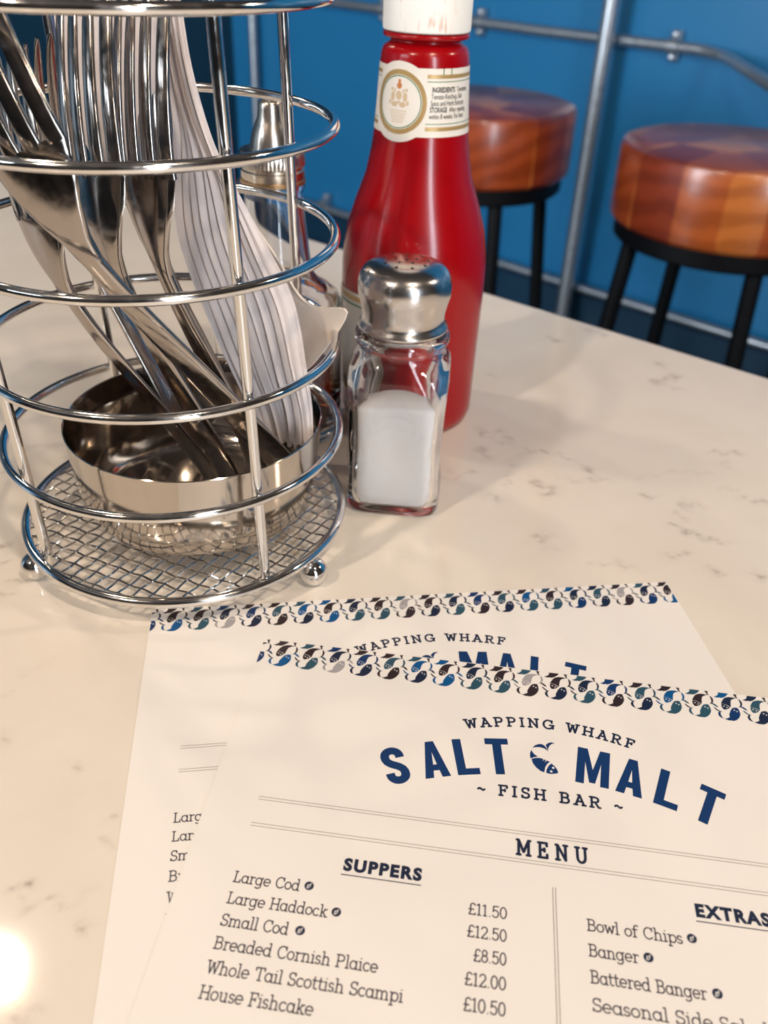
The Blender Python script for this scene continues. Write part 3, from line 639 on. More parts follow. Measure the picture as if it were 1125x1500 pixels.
MB().lathe([(0.0098, 0.1388), (0.0096, 0.1400), (0.0092, 0.1425), (0.0084, 0.1455), (0.0070, 0.1490), (0.0060, 0.1515), (0.0056, 0.1550), (0.0055, 0.1575), (0.0050, 0.1580), (0.0042, 0.1578), (0.0040, 0.1540), (0, 0.1535)], P3(VX, VY, 0), 48).build('pourer', M['old_brass'], vs, sharp=50)

# ------------------------------------------------------------------ text from the built-in typeface, as flat triangles
def text2d(body, size, bold=0.0, sx=1.0, space=1.0):
    cu = bpy.data.curves.new('lettering', 'FONT'); cu.body = body; cu.size = size; cu.offset = bold; cu.space_character = space; cu.resolution_u = 4
    o = bpy.data.objects.new('lettering', cu); C.objects.link(o)
    dg = bpy.context.evaluated_depsgraph_get(); me = o.evaluated_get(dg).to_mesh()
    v = [(q.co.x * sx, q.co.y) for q in me.vertices]; f = [tuple(q.vertices) for q in me.polygons]
    o.evaluated_get(dg).to_mesh_clear(); bpy.data.objects.remove(o); bpy.data.curves.remove(cu)
    return v, f

# ------------------------------------------------------------------ ketchup bottle
KX, KY = 0.00943, 0.42907
kt = thing('ketchup_bottle', 'tall red ketchup bottle with a white screw cap and a cream neck label', 'bottle', P3(KX, KY, 0))
kp = [(0, 0.004), (0.026, 0.0032), (0.0305, 0.0), (0.0338, 0.0016), (0.0352, 0.006), (0.0355, 0.012), (0.0358, 0.035), (0.0361, 0.05), (0.0365, 0.073), (0.0364, 0.083), (0.0361, 0.0868), (0.0354, 0.0915), (0.0338, 0.1010), (0.0300, 0.1125), (0.0252, 0.1253), (0.0227, 0.137), (0.0216, 0.1452), (0.0207, 0.156), (0.0200, 0.168), (0.0197, 0.1730), (0.0193, 0.1766), (0.0184, 0.1786), (0.0166, 0.1798), (0.0155, 0.1806), (0.0154, 0.1813), (0.0165, 0.1819), (0.0184, 0.1823), (0.0189, 0.1829), (0.0189, 0.1838), (0.0182, 0.1844), (0.0150, 0.1846), (0, 0.1846)]
def kfac(a, z):                                                     # eight soft panels on the body
    f_ = float(np.interp(z, [0.004, 0.012, 0.08, 0.10, 0.125, 0.14], [0, 1, 1, 0.7, 0.3, 0])); return 1 - 0.018 * f_ * (0.5 - 0.5 * math.cos(8 * (a + 0.35)))
MB().lathe(kp, P3(KX, KY, 0), 128, rf=kfac).build('bottle_body', M['ketchup'], kt, sharp=50)
ccap = [(0.0150, 0.1848), (0.0186, 0.1848), (0.0191, 0.1853), (0.0192, 0.1870), (0.0191, 0.2040), (0.0187, 0.2056), (0.0178, 0.2064), (0, 0.2066)]
cp_o = MB().lathe([(0, 0.1848)] + ccap, P3(KX, KY, 0), 480, rf=lambda a, z: 1 - (0.009 * (0.5 + 0.5 * math.cos(120 * a)) if 0.1872 > z > 0.1865 or 0.2045 > z > 0.203 else 0)).build('screw_cap', M['cap_white'], kt, sharp=40)
# a drip of ketchup on the cap
mb = MB()
def wrap(s_, z, off, az0=-121.8, prof_=kp, cyl=None):
    r_q = cyl if cyl else float(np.interp(z, [q[1] for q in prof_[5:24]], [q[0] for q in prof_[5:24]])); a = math.radians(az0) + s_ / 0.0205
    return P3(KX + (r_q + off) * math.cos(a), KY + (r_q + off) * math.sin(a), z)
def patch(mb, poly_fn, nu, nv, off, mi=0, thick=0.0):
    """poly_fn(u, v) -> (arc, z)"""
    v = [wrap(*poly_fn(i / nu, j / nv), off) for j in range(nv + 1) for i in range(nu + 1)]
    f = [(j * (nu + 1) + i, j * (nu + 1) + i + 1, (j + 1) * (nu + 1) + i + 1, (j + 1) * (nu + 1) + i) for j in range(nv) for i in range(nu)]
    mb.add(v, f, mi)
circ = 2 * PI * 0.0205
O1, O2, O3 = 0.00020, 0.00028, 0.00036
lab = MB()
patch(lab, lambda u, v: (-circ / 2 + circ * u, 0.1452 + (0.1723 - 0.1452) * v), 96, 12, O1)                        # the band all round
ZC, RM = 0.1585, 0.0127
def disc(mb, r0_, r1_, off, mi, sx_=1.0, zc=ZC): patch(mb, lambda u, v: ((r0_ + (r1_ - r0_) * v) * math.cos(2 * PI * u) * sx_, zc + (r0_ + (r1_ - r0_) * v) * math.sin(2 * PI * u)), 64, 6, off, mi)
disc(lab, 0.0, 0.0160, O1 + 0.00003, 0)                                                                          # round lobe of the label
lab_o = lab.build('neck_label', M['label_cream'], kt)
pr = MB()
mats_ = [M['label_gold'], M['label_green'], M['label_black'], M['label_gold_pale'], M['label_rust'], M['label_cream']]
def strip(z0, z1, s0, s1, mi): patch(pr, lambda u, v: (s0 + (s1 - s0) * u, z0 + (z1 - z0) * v), 60, 2, O2, mi)
for s0, s1 in ((0.0125, 0.050), (-0.050, -0.0125)):
    strip(0.1685, 0.1700, s0, s1, 0); strip(0.1478, 0.1494, s0, s1, 0); strip(0.1671, 0.1674, s0, s1, 1); strip(0.1505, 0.1508, s0, s1, 1)
for s_ in (0.0195, 0.0235): strip(0.1700, 0.1723, s_, s_ + 0.0005, 1)
disc(pr, 0.0108, 0.0128, O2, 0); disc(pr, 0.0101, 0.0105, O2, 1)
# the pale crest: shield between two supporters, a crown above, tiny lines below
def blob(s_, z, rx, rz, mi=3): patch(pr, lambda u, v: (s_ + rx * v * math.cos(2 * PI * u), z + rz * v * math.sin(2 * PI * u)), 16, 2, O2, mi)
for s_, z, rx, rz in ((0, 0.1612, 0.0015, 0.0018), (-0.0031, 0.1606, 0.0010, 0.0019), (0.0031, 0.1606, 0.0010, 0.0019), (-0.0020, 0.1576, 0.0016, 0.0011), (0.0020, 0.1576, 0.0016, 0.0011), (0, 0.1585, 0.0008, 0.0006), (-0.0044, 0.1583, 0.0006, 0.0010), (0.0044, 0.1583, 0.0006, 0.0010), (-0.0036, 0.1634, 0.0006, 0.0007), (0.0036, 0.1634, 0.0006, 0.0007), (-0.0022, 0.1630, 0.0004, 0.0009), (0.0022, 0.1630, 0.0004, 0.0009)): blob(s_, z, rx, rz)
blob(0, 0.1650, 0.0013, 0.0013, 4); blob(0, 0.1668, 0.0007, 0.0008, 4)
for k in range(6): patch(pr, lambda u, v: ((u - 0.5) * (0.0085 - 0.0006 * k), 0.1550 - 0.0009 * k + 0.0003 * v), 10, 1, O2, 3)
LINES = [(('INGREDIENTS', 1), (' Tomatoes', 0)), (('Tomato Ketchup, Salt', 0),), (('Spice and Herb Extracts', 0),), (('STORAGE', 1), (' After opening', 0)), (('within 8 weeks. For best', 0),)]
for k, segs in enumerate(LINES):
    s0 = 0.0147 - 0.0002 * k; z0 = 0.1632 - 0.00262 * k
    for body, bd in segs:
        body_s = body.strip(); s0 += 0.0007 if body.startswith(' ') else 0
        v, f = text2d(body_s, 0.0029, 0.00005 if bd else 0.0, 0.62)
        pr.add([wrap(s0 + x, z0 + y, O3) for x, y in v], f, 2); s0 += max(x for x, y in v) + 0.0004
pr.build('label_print', None, lab_o, mats=mats_, sharp=None)
# large label on the front left of the body, mostly behind the salt shaker
fl = MB(); az_b = -150.0
def bwrap(s_, z, off):
    r_q = float(np.interp(z, [q[1] for q in kp[4:14]], [q[0] for q in kp[4:14]])); a = math.radians(az_b) + s_ / 0.036; r_q *= kfac(a, z)
    return P3(KX + (r_q + off) * math.cos(a), KY + (r_q + off) * math.sin(a), z)
def bpatch(mb, s0, s1, z0, z1, off, mi):
    n_ = 24; v = [bwrap(s0 + (s1 - s0) * i / n_, z0 + (z1 - z0) * j / 4, off) for j in range(5) for i in range(n_ + 1)]
    mb.add(v, [(j * (n_ + 1) + i, j * (n_ + 1) + i + 1, (j + 1) * (n_ + 1) + i + 1, (j + 1) * (n_ + 1) + i) for j in range(4) for i in range(n_)], mi)
bpatch(fl, -0.014, 0.018, 0.018, 0.0735, 0.0004, 0)
for (s0, s1, z0, z1) in ((-0.0125, 0.0165, 0.0695, 0.0722), (-0.0125, 0.0165, 0.0195, 0.0222), (-0.0125, -0.0098, 0.0195, 0.0722), (0.0138, 0.0165, 0.0195, 0.0722)): bpatch(fl, s0, s1, z0, z1, 0.00055, 1)
for (s0, s1, z0, z1) in ((-0.0085, 0.0125, 0.0672, 0.0680), (-0.0085, -0.0077, 0.0240, 0.0680), (0.0117, 0.0125, 0.0240, 0.0680), (-0.0085, 0.0125, 0.0240, 0.0248)): bpatch(fl, s0, s1, z0, z1, 0.00055, 2)
fl.build('front_label', None, kt, mats=[M['label_cream'], M['label_gold'], M['label_green']], sharp=None)

# ------------------------------------------------------------------ slab serif stroke lettering for the menus
def arc(cx, cy, rx, ry, a0, a1, n=14): return [(cx + rx * math.cos(math.radians(a0 + (a1 - a0) * i / n)), cy + ry * math.sin(math.radians(a0 + (a1 - a0) * i / n))) for i in range(n + 1)]
def srf(x, y, h=0.13): return [(x - h, y), (x + h, y)]
X_ = 0.66
bowl = arc(0.32, 0.33, 0.26, 0.33, 0, 360, 24)
GL = {
 'L': (0.74, [[(.18, 0), (.18, 1)], srf(.18, 1), [(.04, 0), (.64, 0), (.64, .24)]]),
 'W': (1.06, [[(.12, 1), (.32, 0), (.53, .85), (.74, 0), (.94, 1)], srf(.12, 1), srf(.94, 1), srf(.53, .85, .10)]),
 'A': (0.88, [[(.12, 0), (.44, 1), (.76, 0)], [(.24, .35), (.64, .35)], srf(.12, 0), srf(.76, 0), [(.30, 1), (.46, 1)]]),
 'P': (0.80, [[(.18, 0), (.18, 1)], [(.05, 1), (.45, 1)] + arc(.45, .74, .25, .26, 90, -90) + [(.18, .48)], srf(.18, 0)]),
 'I': (0.40, [[(.2, 0), (.2, 1)], srf(.2, 0), srf(.2, 1)]),
 'N': (0.96, [[(.18, 0), (.18, 1), (.76, 0), (.76, 1)], srf(.18, 0), srf(.76, 1), [(.05, 1), (.18, 1)]]),
 'G': (0.98, [arc(.48, .5, .40, .5, 45, 340, 24) + [(.86, .40)], [(.60, .42), (.94, .42)], [(.86, .42), (.86, .04)], [(.78, .98), (.78, .72)]]),
 'H': (0.94, [[(.18, 0), (.18, 1)], [(.76, 0), (.76, 1)], [(.18, .5), (.76, .5)], srf(.18, 0), srf(.18, 1), srf(.76, 0), srf(.76, 1)]),
 'R': (0.88, [[(.18, 0), (.18, 1)], [(.05, 1), (.45, 1)] + arc(.45, .75, .24, .25, 90, -90) + [(.18, .5)], [(.44, .5), (.70, 0), (.84, 0)], srf(.18, 0)]),
 'F': (0.74, [[(.18, 0), (.18, 1)], [(.05, 1), (.66, 1), (.66, .78)], [(.18, .52), (.5, .52)], [(.5, .62), (.5, .42)], srf(.18, 0)]),
 'S': (0.70, [arc(.35, .75, .25, .25, 25, 270) + arc(.35, .25, .27, .25, 90, -155), [(.58, .98), (.58, .78)], [(.09, .02), (.09, .22)]]),
 'B': (0.82, [[(.18, 0), (.18, 1)], [(.05, 1), (.44, 1)] + arc(.44, .77, .22, .23, 90, -90) + [(.18, .54)], [(.44, .54)] + arc(.46, .27, .26, .27, 90, -90) + [(.05, 0)]]),
 'M': (1.10, [[(.18, 0), (.18, 1), (.55, .2), (.92, 1), (.92, 0)], srf(.18, 0), srf(.92, 0), [(.05, 1), (.18, 1)], [(.92, 1), (1.05, 1)]]),
 'E': (0.80, [[(.18, 0), (.18, 1)], [(.05, 1), (.68, 1), (.68, .8)], [(.05, 0), (.70, 0), (.70, .22)], [(.18, .52), (.5, .52)], [(.5, .62), (.5, .42)]]),
 'U': (0.94, [[(.18, 1), (.18, .34)] + arc(.47, .34, .29, .34, 180, 360) + [(.76, 1)], srf(.18, 1), srf(.76, 1)]),
 'C': (0.86, [arc(.46, .5, .38, .5, 40, 318, 22), [(.75, .98), (.75, .70)]]),
 'T': (0.84, [[(.06, .78), (.06, 1), (.78, 1), (.78, .78)], [(.42, 1), (.42, 0)], srf(.42, 0)]),
 'a': (0.74, [bowl, [(.58, X_), (.58, 0), (.70, 0)]]),
 'c': (0.62, [arc(.33, .33, .27, .33, 45, 315)]),
 'd': (0.78, [bowl, [(.46, 1.05), (.58, 1.05), (.58, 0), (.70, 0)]]),
 'e': (0.68, [arc(.33, .33, .28, .33, 0, 310, 20), [(.05, .33), (.61, .33)]]),
 'f': (0.50, [[(.2, 0), (.2, .85)] + arc(.38, .85, .18, .2, 180, 40, 8), srf(.22, X_, .2), srf(.2, 0)]),
 'g': (0.76, [bowl, [(.70, X_), (.58, X_), (.58, -.1)] + arc(.32, -.1, .26, .22, 0, -140, 10)]),
 'h': (0.80, [[(.06, 1.05), (.18, 1.05), (.18, 0)], [(.18, .40)] + arc(.39, .42, .21, .24, 180, 0, 10) + [(.60, 0)], srf(.18, 0, .12), srf(.60, 0, .12)]),
 'i': (0.38, [[(.06, X_), (.19, X_), (.19, 0)], srf(.19, 0), [(.185, .93), (.195, .93)]]),
 'k': (0.74, [[(.06, 1.05), (.18, 1.05), (.18, 0)], [(.54, X_), (.20, .28)], [(.32, .40), (.58, 0)], srf(.18, 0, .12), srf(.60, 0, .11), srf(.55, X_, .11)]),
 'l': (0.38, [[(.06, 1.05), (.19, 1.05), (.19, 0)], srf(.19, 0)]),
 'm': (1.18, [[(.06, X_), (.18, X_), (.18, 0)], [(.18, .40)] + arc(.38, .42, .20, .24, 180, 0, 10) + [(.58, 0)], [(.58, .40)] + arc(.78, .42, .20, .24, 180, 0, 10) + [(.98, 0)], srf(.18, 0, .12), srf(.58, 0, .10), srf(.98, 0, .12)]),
 'n': (0.80, [[(.06, X_), (.18, X_), (.18, 0)], [(.18, .40)] + arc(.39, .42, .21, .24, 180, 0, 10) + [(.60, 0)], srf(.18, 0, .12), srf(.60, 0, .12)]),
 'o': (0.66, [arc(.32, .33, .27, .33, 0, 360, 24)]),
 'p': (0.76, [arc(.44, .33, .26, .33, 0, 360, 24), [(.06, X_), (.18, X_), (.18, -.32)], srf(.18, -.32)]),
 'r': (0.56, [[(.06, X_), (.19, X_), (.19, 0)], [(.19, .38)] + arc(.39, .42, .20, .23, 180, 50, 8), srf(.19, 0)]),
 's': (0.52, [arc(.25, .49, .17, .17, 25, 270, 10) + arc(.25, .16, .19, .16, 90, -155, 10)]),
 't': (0.48, [[(.19, .92), (.19, .18)] + arc(.34, .18, .15, .18, 180, 310, 8), srf(.22, X_, .18)]),
 'u': (0.80, [[(.06, X_), (.18, X_), (.18, .24)] + arc(.38, .24, .20, .24, 180, 360, 10) + [(.58, .3)], [(.46, X_), (.58, X_), (.58, 0), (.70, 0)]]),
 'w': (0.90, [[(.10, X_), (.27, 0), (.45, .58), (.63, 0), (.80, X_)], srf(.10, X_, .10), srf(.80, X_, .10)]),
 '1': (0.50, [[(.08, .88), (.25, 1), (.25, 0)], srf(.25, 0)]),
 '2': (0.66, [arc(.32, .73, .24, .27, 165, -45, 14) + [(.08, 0), (.58, 0), (.58, .12)]]),
 '5': (0.66, [[(.55, 1), (.16, 1), (.13, .52)] + arc(.31, .32, .26, .32, 125, -150, 14)]),
 '8': (0.66, [arc(.32, .76, .20, .24, 0, 360, 18), arc(.32, .27, .25, .27, 0, 360, 18)]),
 '0': (0.66, [arc(.32, .5, .25, .5, 0, 360, 24)]),
 '\u00a3': (0.68, [arc(.40, .76, .20, .24, 25, 180, 10) + [(.22, .30), (.10, 0), (.60, 0), (.60, .12)], [(.06, .46), (.46, .46)]]),
 '.': (0.30, [[(.14, .02), (.15, .02)]]),
 '~': (0.60, [[(.05 + .05 * i, .45 + .10 * math.sin(i * 0.62)) for i in range(11)]]),
 ' ': (0.42, []),
}
def stroke(mb, pts, wd, fn, mi=0, ends=True):
    for (a, b) in zip(pts[:-1], pts[1:]):
        dx, dy = b[0] - a[0], b[1] - a[1]; L_ = math.hypot(dx, dy)
        if L_ < 1e-9: continue
        nx, ny = -dy / L_ * wd / 2, dx / L_ * wd / 2
        mb.add([fn(a[0] + nx, a[1] + ny), fn(a[0] - nx, a[1] - ny), fn(b[0] - nx, b[1] - ny), fn(b[0] + nx, b[1] + ny)], [(0, 1, 2, 3)], mi)
    for k, p in enumerate(pts):
        if not ends and k in (0, len(pts) - 1): continue
        mb.add([fn(p[0] + wd / 2 * math.cos(q), p[1] + wd / 2 * math.sin(q)) for q in np.linspace(0, 2 * PI, 10, endpoint=False)], [tuple(range(10))], mi)
mm = 0.001
ZI = 0.00004
class Sheet:
    """printing surface of a card: s to the right, t downward, millimetres"""
    def __init__(s, z): s.z = z
    def pt(s, x, y): return (x * mm, -y * mm, s.z)
    def line(s, mb, body, s0, s1, base, cap, wd, mi=0):
        adv = [GL[c][0] for c in body]; tot = sum(adv); sc = (s1 - s0) / tot; x = 0
        for c, a in zip(body, adv):
            for pl in GL[c][1]: stroke(mb, [(s0 + (x + q[0]) * sc, -(q[1] * cap)) for q in pl], wd, lambda u, v: s.pt(u, base + v), mi)
            x += a
    def arcline(s, mb, body, sc_, half, t_mid, R, cap, wd, track, mi=0, wide=1.08):
        adv = [GL[c][0] + track for c in body]; tot = sum(adv); k = 2 * half / tot; x = 0
        for c, a in zip(body, adv):
            th = (x + a / 2 - tot / 2) * k / R; ct, st = math.cos(th), math.sin(th)
            ox, oy = sc_ + R * math.sin(th), t_mid + R * (1 - math.cos(th))
            wdt = GL[c][0]
            for pl in GL[c][1]: stroke(mb, [((q[0] - wdt / 2) * cap * wide, q[1] * cap) for q in pl], wd, lambda u, v: s.pt(ox + u * ct + v * st, oy + u * st - v * ct), mi)
            x += a
    def rect(s, mb, s0, s1, t0, t1, mi=0): mb.add([s.pt(s0, t1), s.pt(s1, t1), s.pt(s1, t0), s.pt(s0, t0)], [(0, 1, 2, 3)], mi)
    def poly(s, mb, pts, mi=0, z=0.0):
        v = [s.pt(*p) for p in pts]; v = [(a, b, c + z) for a, b, c in v]; mb.add(v, [tuple(range(len(v)))], mi)

def clip(poly, s0, s1, t0, t1):
    for ax, lim, sg in ((0, s0, 1), (0, s1, -1), (1, t0, 1), (1, t1, -1)):
        out = []
        for i in range(len(poly)):
            a, b = poly[i - 1], poly[i]; da, db = sg * (a[ax] - lim), sg * (b[ax] - lim)
            if (da >= 0) != (db >= 0): k = da / (da - db); out.append((a[0] + (b[0] - a[0]) * k, a[1] + (b[1] - a[1]) * k))
            if db >= 0: out.append(b)
        poly = out
        if len(poly) < 3: return []
    return poly
W_, H_ = 210.0, 297.0
# one unit of the border and the logo fish, millimetres on the card
MOTIF = {
 'body': [(21.86, 2.41), (20.62, 2.23), (19.6, 2.25), (18.7, 2.55), (18.02, 2.96), (17.49, 3.73), (17.12, 4.42), (16.65, 5.47), (17.34, 5.5), (18.07, 5.72), (18.72, 6.09), (19.3, 6.76), (19.55, 5.8), (19.68, 4.72), (20.02, 3.5), (20.82, 2.88)],
 'head': [(16.54, 5.92), (17.27, 5.95), (18.08, 6.29), (18.92, 7.06), (18.47, 7.66), (17.7, 8.08), (17.0, 8.29), (16.59, 7.79), (16.39, 6.96)],
 'fl1': [(22.86, 2.63), (23.4, 3.13), (23.74, 3.85), (23.75, 4.62), (23.51, 5.52), (23.01, 6.09), (22.26, 6.41), (22.76, 5.84), (23.1, 5.11), (23.12, 4.14)],
 'fl2': [(22.7, 6.24), (23.4, 6.02), (24.06, 6.25), (24.65, 6.87), (25.02, 7.56), (24.49, 7.46), (23.94, 7.08), (23.44, 6.59)],
 'tick': [(21.43, 0.37), (22.61, 0.42), (22.36, 1.25), (22.66, 2.08), (22.17, 2.06), (21.84, 1.24)],
 'lbody': [(16.58, 12.55), (17.72, 13.01), (19.39, 13.01), (20.29, 12.49), (21.12, 11.61), (21.6, 10.68), (21.96, 9.73), (21.23, 9.62), (20.33, 9.34), (19.57, 8.95), (19.17, 8.64), (18.77, 9.65), (18.4, 10.47), (18.32, 11.7), (17.43, 12.27)],
 'lhead': [(19.4, 8.41), (19.73, 7.69), (20.24, 7.22), (20.88, 7.02), (21.62, 6.99), (21.92, 7.8), (22.1, 9.28), (21.33, 9.32), (20.44, 9.04)],
 'lfl1': [(15.92, 9.42), (15.16, 9.69), (14.7, 10.19), (14.49, 10.93), (14.64, 11.66), (15.14, 12.23), (15.94, 12.52), (15.53, 11.88), (15.27, 10.99), (15.36, 10.13)],
 'lfl2': [(13.5, 7.78), (13.7, 8.41), (14.19, 9.09), (14.89, 9.5), (15.7, 9.5), (15.08, 9.13), (14.5, 8.66), (13.97, 8.08)],
 'lensa': [(14.41, 2.59), (15.29, 2.19), (15.91, 1.55), (16.16, 0.91), (16.45, 2.64), (15.43, 2.86)],
 'lensb': [(16.27, 0.1), (17.8, 0.14), (19.55, 0.24), (18.98, 1.23), (18.18, 2.05), (17.42, 2.52), (16.71, 2.74), (16.39, 1.37)],
 'eyes':  [(17.13, 6.79), (18.09, 7.3), (20.4, 8.19), (21.27, 8.67)] }
LOGO = {
 'tail1': [(99.71, 36.32), (100.53, 35.21), (101.74, 34.44), (102.75, 34.28), (103.64, 34.71), (104.22, 35.49), (104.41, 35.82), (105.02, 37.25), (104.4, 36.53), (103.51, 35.96), (102.32, 35.72), (101.12, 35.83)],
 'tail2': [(104.07, 34.48), (104.97, 33.51), (105.99, 33.03), (107.23, 33.3), (106.17, 33.68), (105.45, 34.49), (105.02, 35.46), (104.85, 36.64), (104.56, 35.69), (104.33, 35.01)],
 'wedge': [(99.38, 37.29), (98.97, 38.47), (98.88, 39.75), (99.11, 40.92), (100.06, 40.27), (101.49, 39.71), (100.43, 39.05), (99.77, 38.24)],
 'bodya': [(99.38, 41.02), (100.46, 40.48), (101.84, 40.21), (103.06, 40.39), (103.26, 40.5), (102.96, 41.4), (103.61, 40.6), (104.0, 40.73), (103.66, 41.93), (104.35, 40.88), (105.32, 41.32), (104.45, 42.25), (103.77, 43.69), (103.41, 45.89), (102.14, 45.41), (100.8, 44.21), (99.8, 42.75)],
 'heada': [(105.78, 41.89), (106.88, 42.9), (107.53, 43.97), (107.93, 45.36), (106.98, 45.83), (105.42, 46.17), (104.03, 45.98), (104.22, 44.59), (104.82, 43.08)],
 'eyes':  [(106.33, 43.6), (105.64, 45.14)] }

def make_menu(name, z0, label):
    t = thing(name, label, 'menu', (0, 0, 0), 'printed menus on the table')
    # card
    rc, n = 2.6, 6; out = []
    for (cx, cy, a0) in ((rc, rc, 180), (W_ - rc, rc, 270), (W_ - rc, H_ - rc, 0), (rc, H_ - rc, 90)):
        out += [(cx + rc * math.cos(math.radians(a0 + 90 * i / n)), cy + rc * math.sin(math.radians(a0 + 90 * i / n))) for i in range(n + 1)]
    top = [(x * mm, -y * mm, z0 + 0.00014) for x, y in out][::-1]; bot = [(x, y, z0) for x, y, z in top]; k = len(out)
    mb = MB(); mb.add(bot + top, [tuple(range(k, 2 * k)), tuple(range(k))[::-1]] + [(i, (i + 1) % k, k + (i + 1) % k, k + i) for i in range(k)])
    mb.build('card', M['paper'], (t, 'local'), smooth=False)
    S = Sheet(z0 + 0.00014 + ZI)
    # border of curled fish
    mb = MB()
    UPPER = [4, 4, 2, 0, 3, 7, 4, 2, 1, 5, 4, 2, 0, 3, 7, 4, 2, 3, 5, 2]; LOWER = [7, 3, 5, 2, 4, 2, 7, 3, 3, 4, 2, 3, 4, 2, 3, 3, 0, 2, 4, 0]; LENS = [4, 3, 0, 4, 4, 3, 7, 2, 4, 3]
    for q in range(-2, 21):
        up_c, lo_c, le_c = UPPER[q % len(UPPER)], LOWER[q % len(LOWER)], LENS[q % len(LENS)]
        for key, mi in (('body', up_c), ('head', up_c), ('fl1', up_c), ('fl2', lo_c), ('tick', 1), ('lbody', lo_c), ('lhead', lo_c), ('lfl1', lo_c), ('lfl2', up_c), ('lensa', le_c), ('lensb', le_c)):
            mp_ = MOTIF[key]; gx, gy = sum(q_[0] for q_ in mp_) / len(mp_), sum(q_[1] for q_ in mp_) / len(mp_)
            pg = clip([(gx + (x - gx) * 1.13 - 10.0 + 10.0 * q, gy + (y - gy) * 1.13) for x, y in mp_], 0.3, W_ - 0.3, 0.3, 40)
            if pg: S.poly(mb, pg, mi)
        for ex, ey in MOTIF['eyes']:
            e = clip([(ex - 10.0 + 10.0 * q + 0.27 * math.cos(w_), ey + 0.27 * math.sin(w_)) for w_ in np.linspace(0, 2 * PI, 8, endpoint=False)], 0.3, W_ - 0.3, 0.3, 40)
            if e: S.poly(mb, e, 6, 0.00003)
    mb.build('fish_border', None, (t, 'local'), smooth=False, mats=[M['ink_navy'], M['ink_brown'], M['ink_midnight'], M['ink_teal'], M['ink_brown'], M['ink_grey'], M['ink_white'], M['ink_blue']])
    # heading lines on an arc
    mb = MB(); S.arcline(mb, 'WAPPING WHARF', 105.3, 28.8, 27.2, 92, 3.7, 0.72, 0.32); mb.build('place_line', M['ink_midnight'], (t, 'local'), smooth=False)
    mb = MB(); R = 118
    def big(ch, sc_, wdt):
        th = (sc_ - 105.0) / R; ct, st = math.cos(th), math.sin(th); ox, oy = 105.0 + R * math.sin(th), 47.8 + R * (1 - math.cos(th)); h = 14.6
        fn = lambda u, v: S.pt(ox + (u * h - wdt * h / 2) * ct + v * h * st, oy + (u * h - wdt * h / 2) * st - v * h * ct)
        q = lambda pts: mb.add([fn(*p) for p in pts], [tuple(range(len(pts)))])
        if ch == 'L': q([(0, 0), (.50, 0), (.50, .17), (.20, .17), (.20, 1), (0, 1)])
        if ch == 'T': q([(.165, 0), (.365, 0), (.365, .83), (.53, .83), (.53, 1), (0, 1), (0, .83), (.165, .83)])
        if ch == 'A':
            q([(0, 0), (.19, 0), (.218, .19), (.285, .19), (.285, .35), (.242, .35), (.285, .70), (.285, 1), (.19, 1)])
            q([(.57, 0), (.38, 1), (.285, 1), (.285, .70), (.328, .35), (.285, .35), (.285, .19), (.352, .19), (.38, 0)])
        if ch == 'M': q([(0, 0), (.185, 0), (.185, .62), (.295, .06), (.425, .06), (.535, .62), (.535, 0), (.72, 0), (.72, 1), (.50, 1), (.36, .42), (.22, 1), (0, 1)])
        if ch == 'S':
            path = [(.44, .69), (.44, .75)] + arc(.275, .75, .165, .155, 0, 180)[1:] + [(.11, .69), (.135, .62), (.20, .55), (.275, .50), (.35, .45), (.415, .38), (.44, .31), (.44, .25)] + arc(.275, .25, .165, .155, 0, -180)[1:] + [(.11, .31)]
            L_, R_ = [], []
            for k in range(len(path)):
                a = np.array(path[max(0, k - 1)]); b = np.array(path[min(len(path) - 1, k + 1)]); d = (b - a) / np.linalg.norm(b - a); n_ = np.array([-d[1], d[0]]) * .0975
                L_.append(tuple(np.array(path[k]) + n_)); R_.append(tuple(np.array(path[k]) - n_))
            for k in range(len(path) - 1): q([L_[k], R_[k], R_[k + 1], L_[k + 1]])
    for ch, sc_, wd in (('S', 57.2, .55), ('A', 69.3, .57), ('L', 79.4, .50), ('T', 89.4, .53), ('M', 118.4, .72), ('A', 129.8, .57), ('L', 141.0, .50), ('T', 152.6, .53)):
        if ch == 'M': mb.build('name_word', M['ink_navy'], (t, 'local'), smooth=False); mb.__init__()
        big(ch, sc_, wd)
    mb.build('name_word', M['ink_navy'], (t, 'local'), smooth=False)
    # the curled fish of the logo
    mb = MB()
    for key in ('tail1', 'tail2', 'wedge', 'bodya', 'heada'): S.poly(mb, LOGO[key])
    for ex, ey in LOGO['eyes']: S.poly(mb, [(ex + 0.45 * math.cos(w_), ey + 0.45 * math.sin(w_)) for w_ in np.linspace(0, 2 * PI, 12, endpoint=False)], 1, 0.00003)
    mb.build('fish_logo', None, (t, 'local'), smooth=False, mats=[M['ink_navy'], M['ink_white']])
    mb = MB(); S.arcline(mb, '~ FISH BAR ~', 104.8, 23.0, 56.6, 420, 3.7, 0.72, 0.34); mb.build('subtitle_line', M['ink_midnight'], (t, 'local'), smooth=False)
    mb = MB(); S.arcline(mb, 'MENU', 105.0, 11.4, 76.9, 1e5, 4.9, 0.85, 0.75, 0, 0.80)
    mb.v = mb.v; mb.build('menu_heading', M['ink_midnight'], (t, 'local'), smooth=False)
    mb = MB()
    for t_ in (69.0, 70.0, 78.4, 79.4): S.rect(mb, 15.5, 194.5, t_ - 0.075, t_ + 0.075)
    for s_ in (104.85, 105.65): S.rect(mb, s_ - 0.09, s_ + 0.09, 86.0, 270.0)
    mb.build('ruled_lines', M['ink_line'], (t, 'local'), smooth=False)
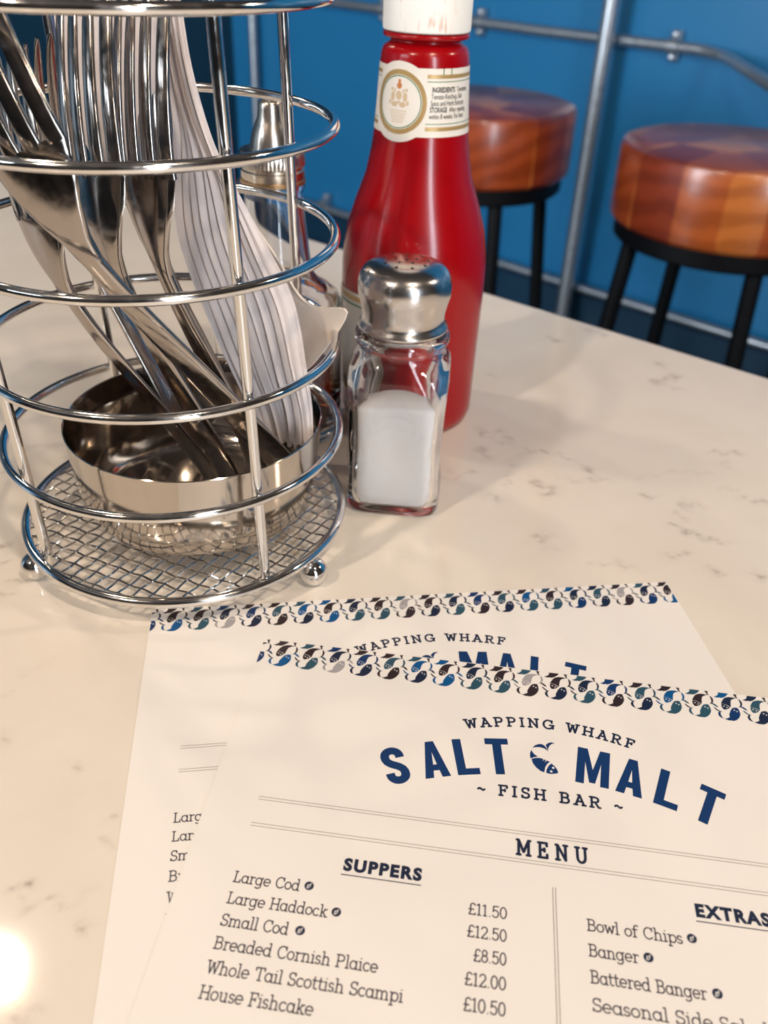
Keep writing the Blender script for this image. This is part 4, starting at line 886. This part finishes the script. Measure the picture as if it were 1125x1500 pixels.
    # section headings in heavy block capitals
    for body, s0, s1, base in (('SUPPERS', 45.2, 67.8, 89.6), ('EXTRAS', 144.3, 164.6, 88.7)):
        mb = MB(); v, f = text2d(body, 5.2, 0.055 * 5.2, 1.0, 1.22); x0, x1 = min(q[0] for q in v), max(q[0] for q in v); k = (s1 - s0) / (x1 - x0)
        mb.add([S.pt(s0 + (x - x0) * k, base - y) for x, y in v], f); S.rect(mb, s0 - 0.3, s1, base + 1.35, base + 1.65)
        mb.build('section_heading', M['ink_midnight'], (t, 'local'), smooth=False)
    mb = MB()
    rows = [('Large Cod', 34.3, '\u00a311.50', 81.4), ('Large Haddock', 43.3, '\u00a312.50', 81.4), ('Small Cod', 33.9, '\u00a38.50', 83.4), ('Breaded Cornish Plaice', 59.0, '\u00a312.00', 81.4), ('Whole Tail Scottish Scampi', 66.3, '\u00a310.50', 81.4), ('House Fishcake', 44.5, '', 0)]
    for k, (nm, s1, pr_, p0) in enumerate(rows):
        b = 97.9 + 6.43 * k
        S.line(mb, nm, 15.2, s1, b, 3.2, 0.37)
        if pr_: S.line(mb, pr_, p0, 92.2, b - 0.4, 3.2, 0.37)
    for k, (nm, s1) in enumerate((('Bowl of Chips', 139.5), ('Banger', 127.1), ('Battered Banger', 143.5), ('Seasonal Side Salad', 157.5))):
        S.line(mb, nm, 113.8, s1, 97.4 + 7.08 * k, 3.2, 0.37)
    mb.build('dish_list', M['ink_text'], (t, 'local'), smooth=False)
    for (s_, t_) in ((36.7, 96.0), (45.6, 102.5), (36.9, 109.1), (142.0, 95.5), (129.6, 102.6), (146.2, 109.6), (160.3, 116.7)):
        mb = MB(); S.poly(mb, [(s_ + 1.32 * math.cos(q), t_ + 1.32 * math.sin(q)) for q in np.linspace(0, 2 * PI, 24, endpoint=False)], 0)
        v, f = text2d('gf', 1.75, 0.02); gx = (min(q[0] for q in v) + max(q[0] for q in v)) / 2; gy = (min(q[1] for q in v) + max(q[1] for q in v)) / 2
        mb.add([tuple(np.array(S.pt(s_ + x - gx, t_ - y + gy)) + np.array([0, 0, 0.00003])) for x, y in v], f, 1)
        mb.build('diet_badge', None, (t, 'local'), smooth=False, mats=[M['ink_midnight'], M['ink_white']])
    return t
mA = make_menu('menu', 0.0, 'white menu lying underneath, its top edge running under the cutlery caddy')
mA.location = (-0.08847, 0.25306, T + 0.0001); mA.rotation_euler = (0, 0, 0.14915)
mB = copy_tree(mA); mB.location = (-0.04291, 0.23919, T + 0.00030); mB.rotation_euler = (0, 0, -0.10463)
mB['label'] = 'white menu lying on top of the other one, its dish list and prices in view'
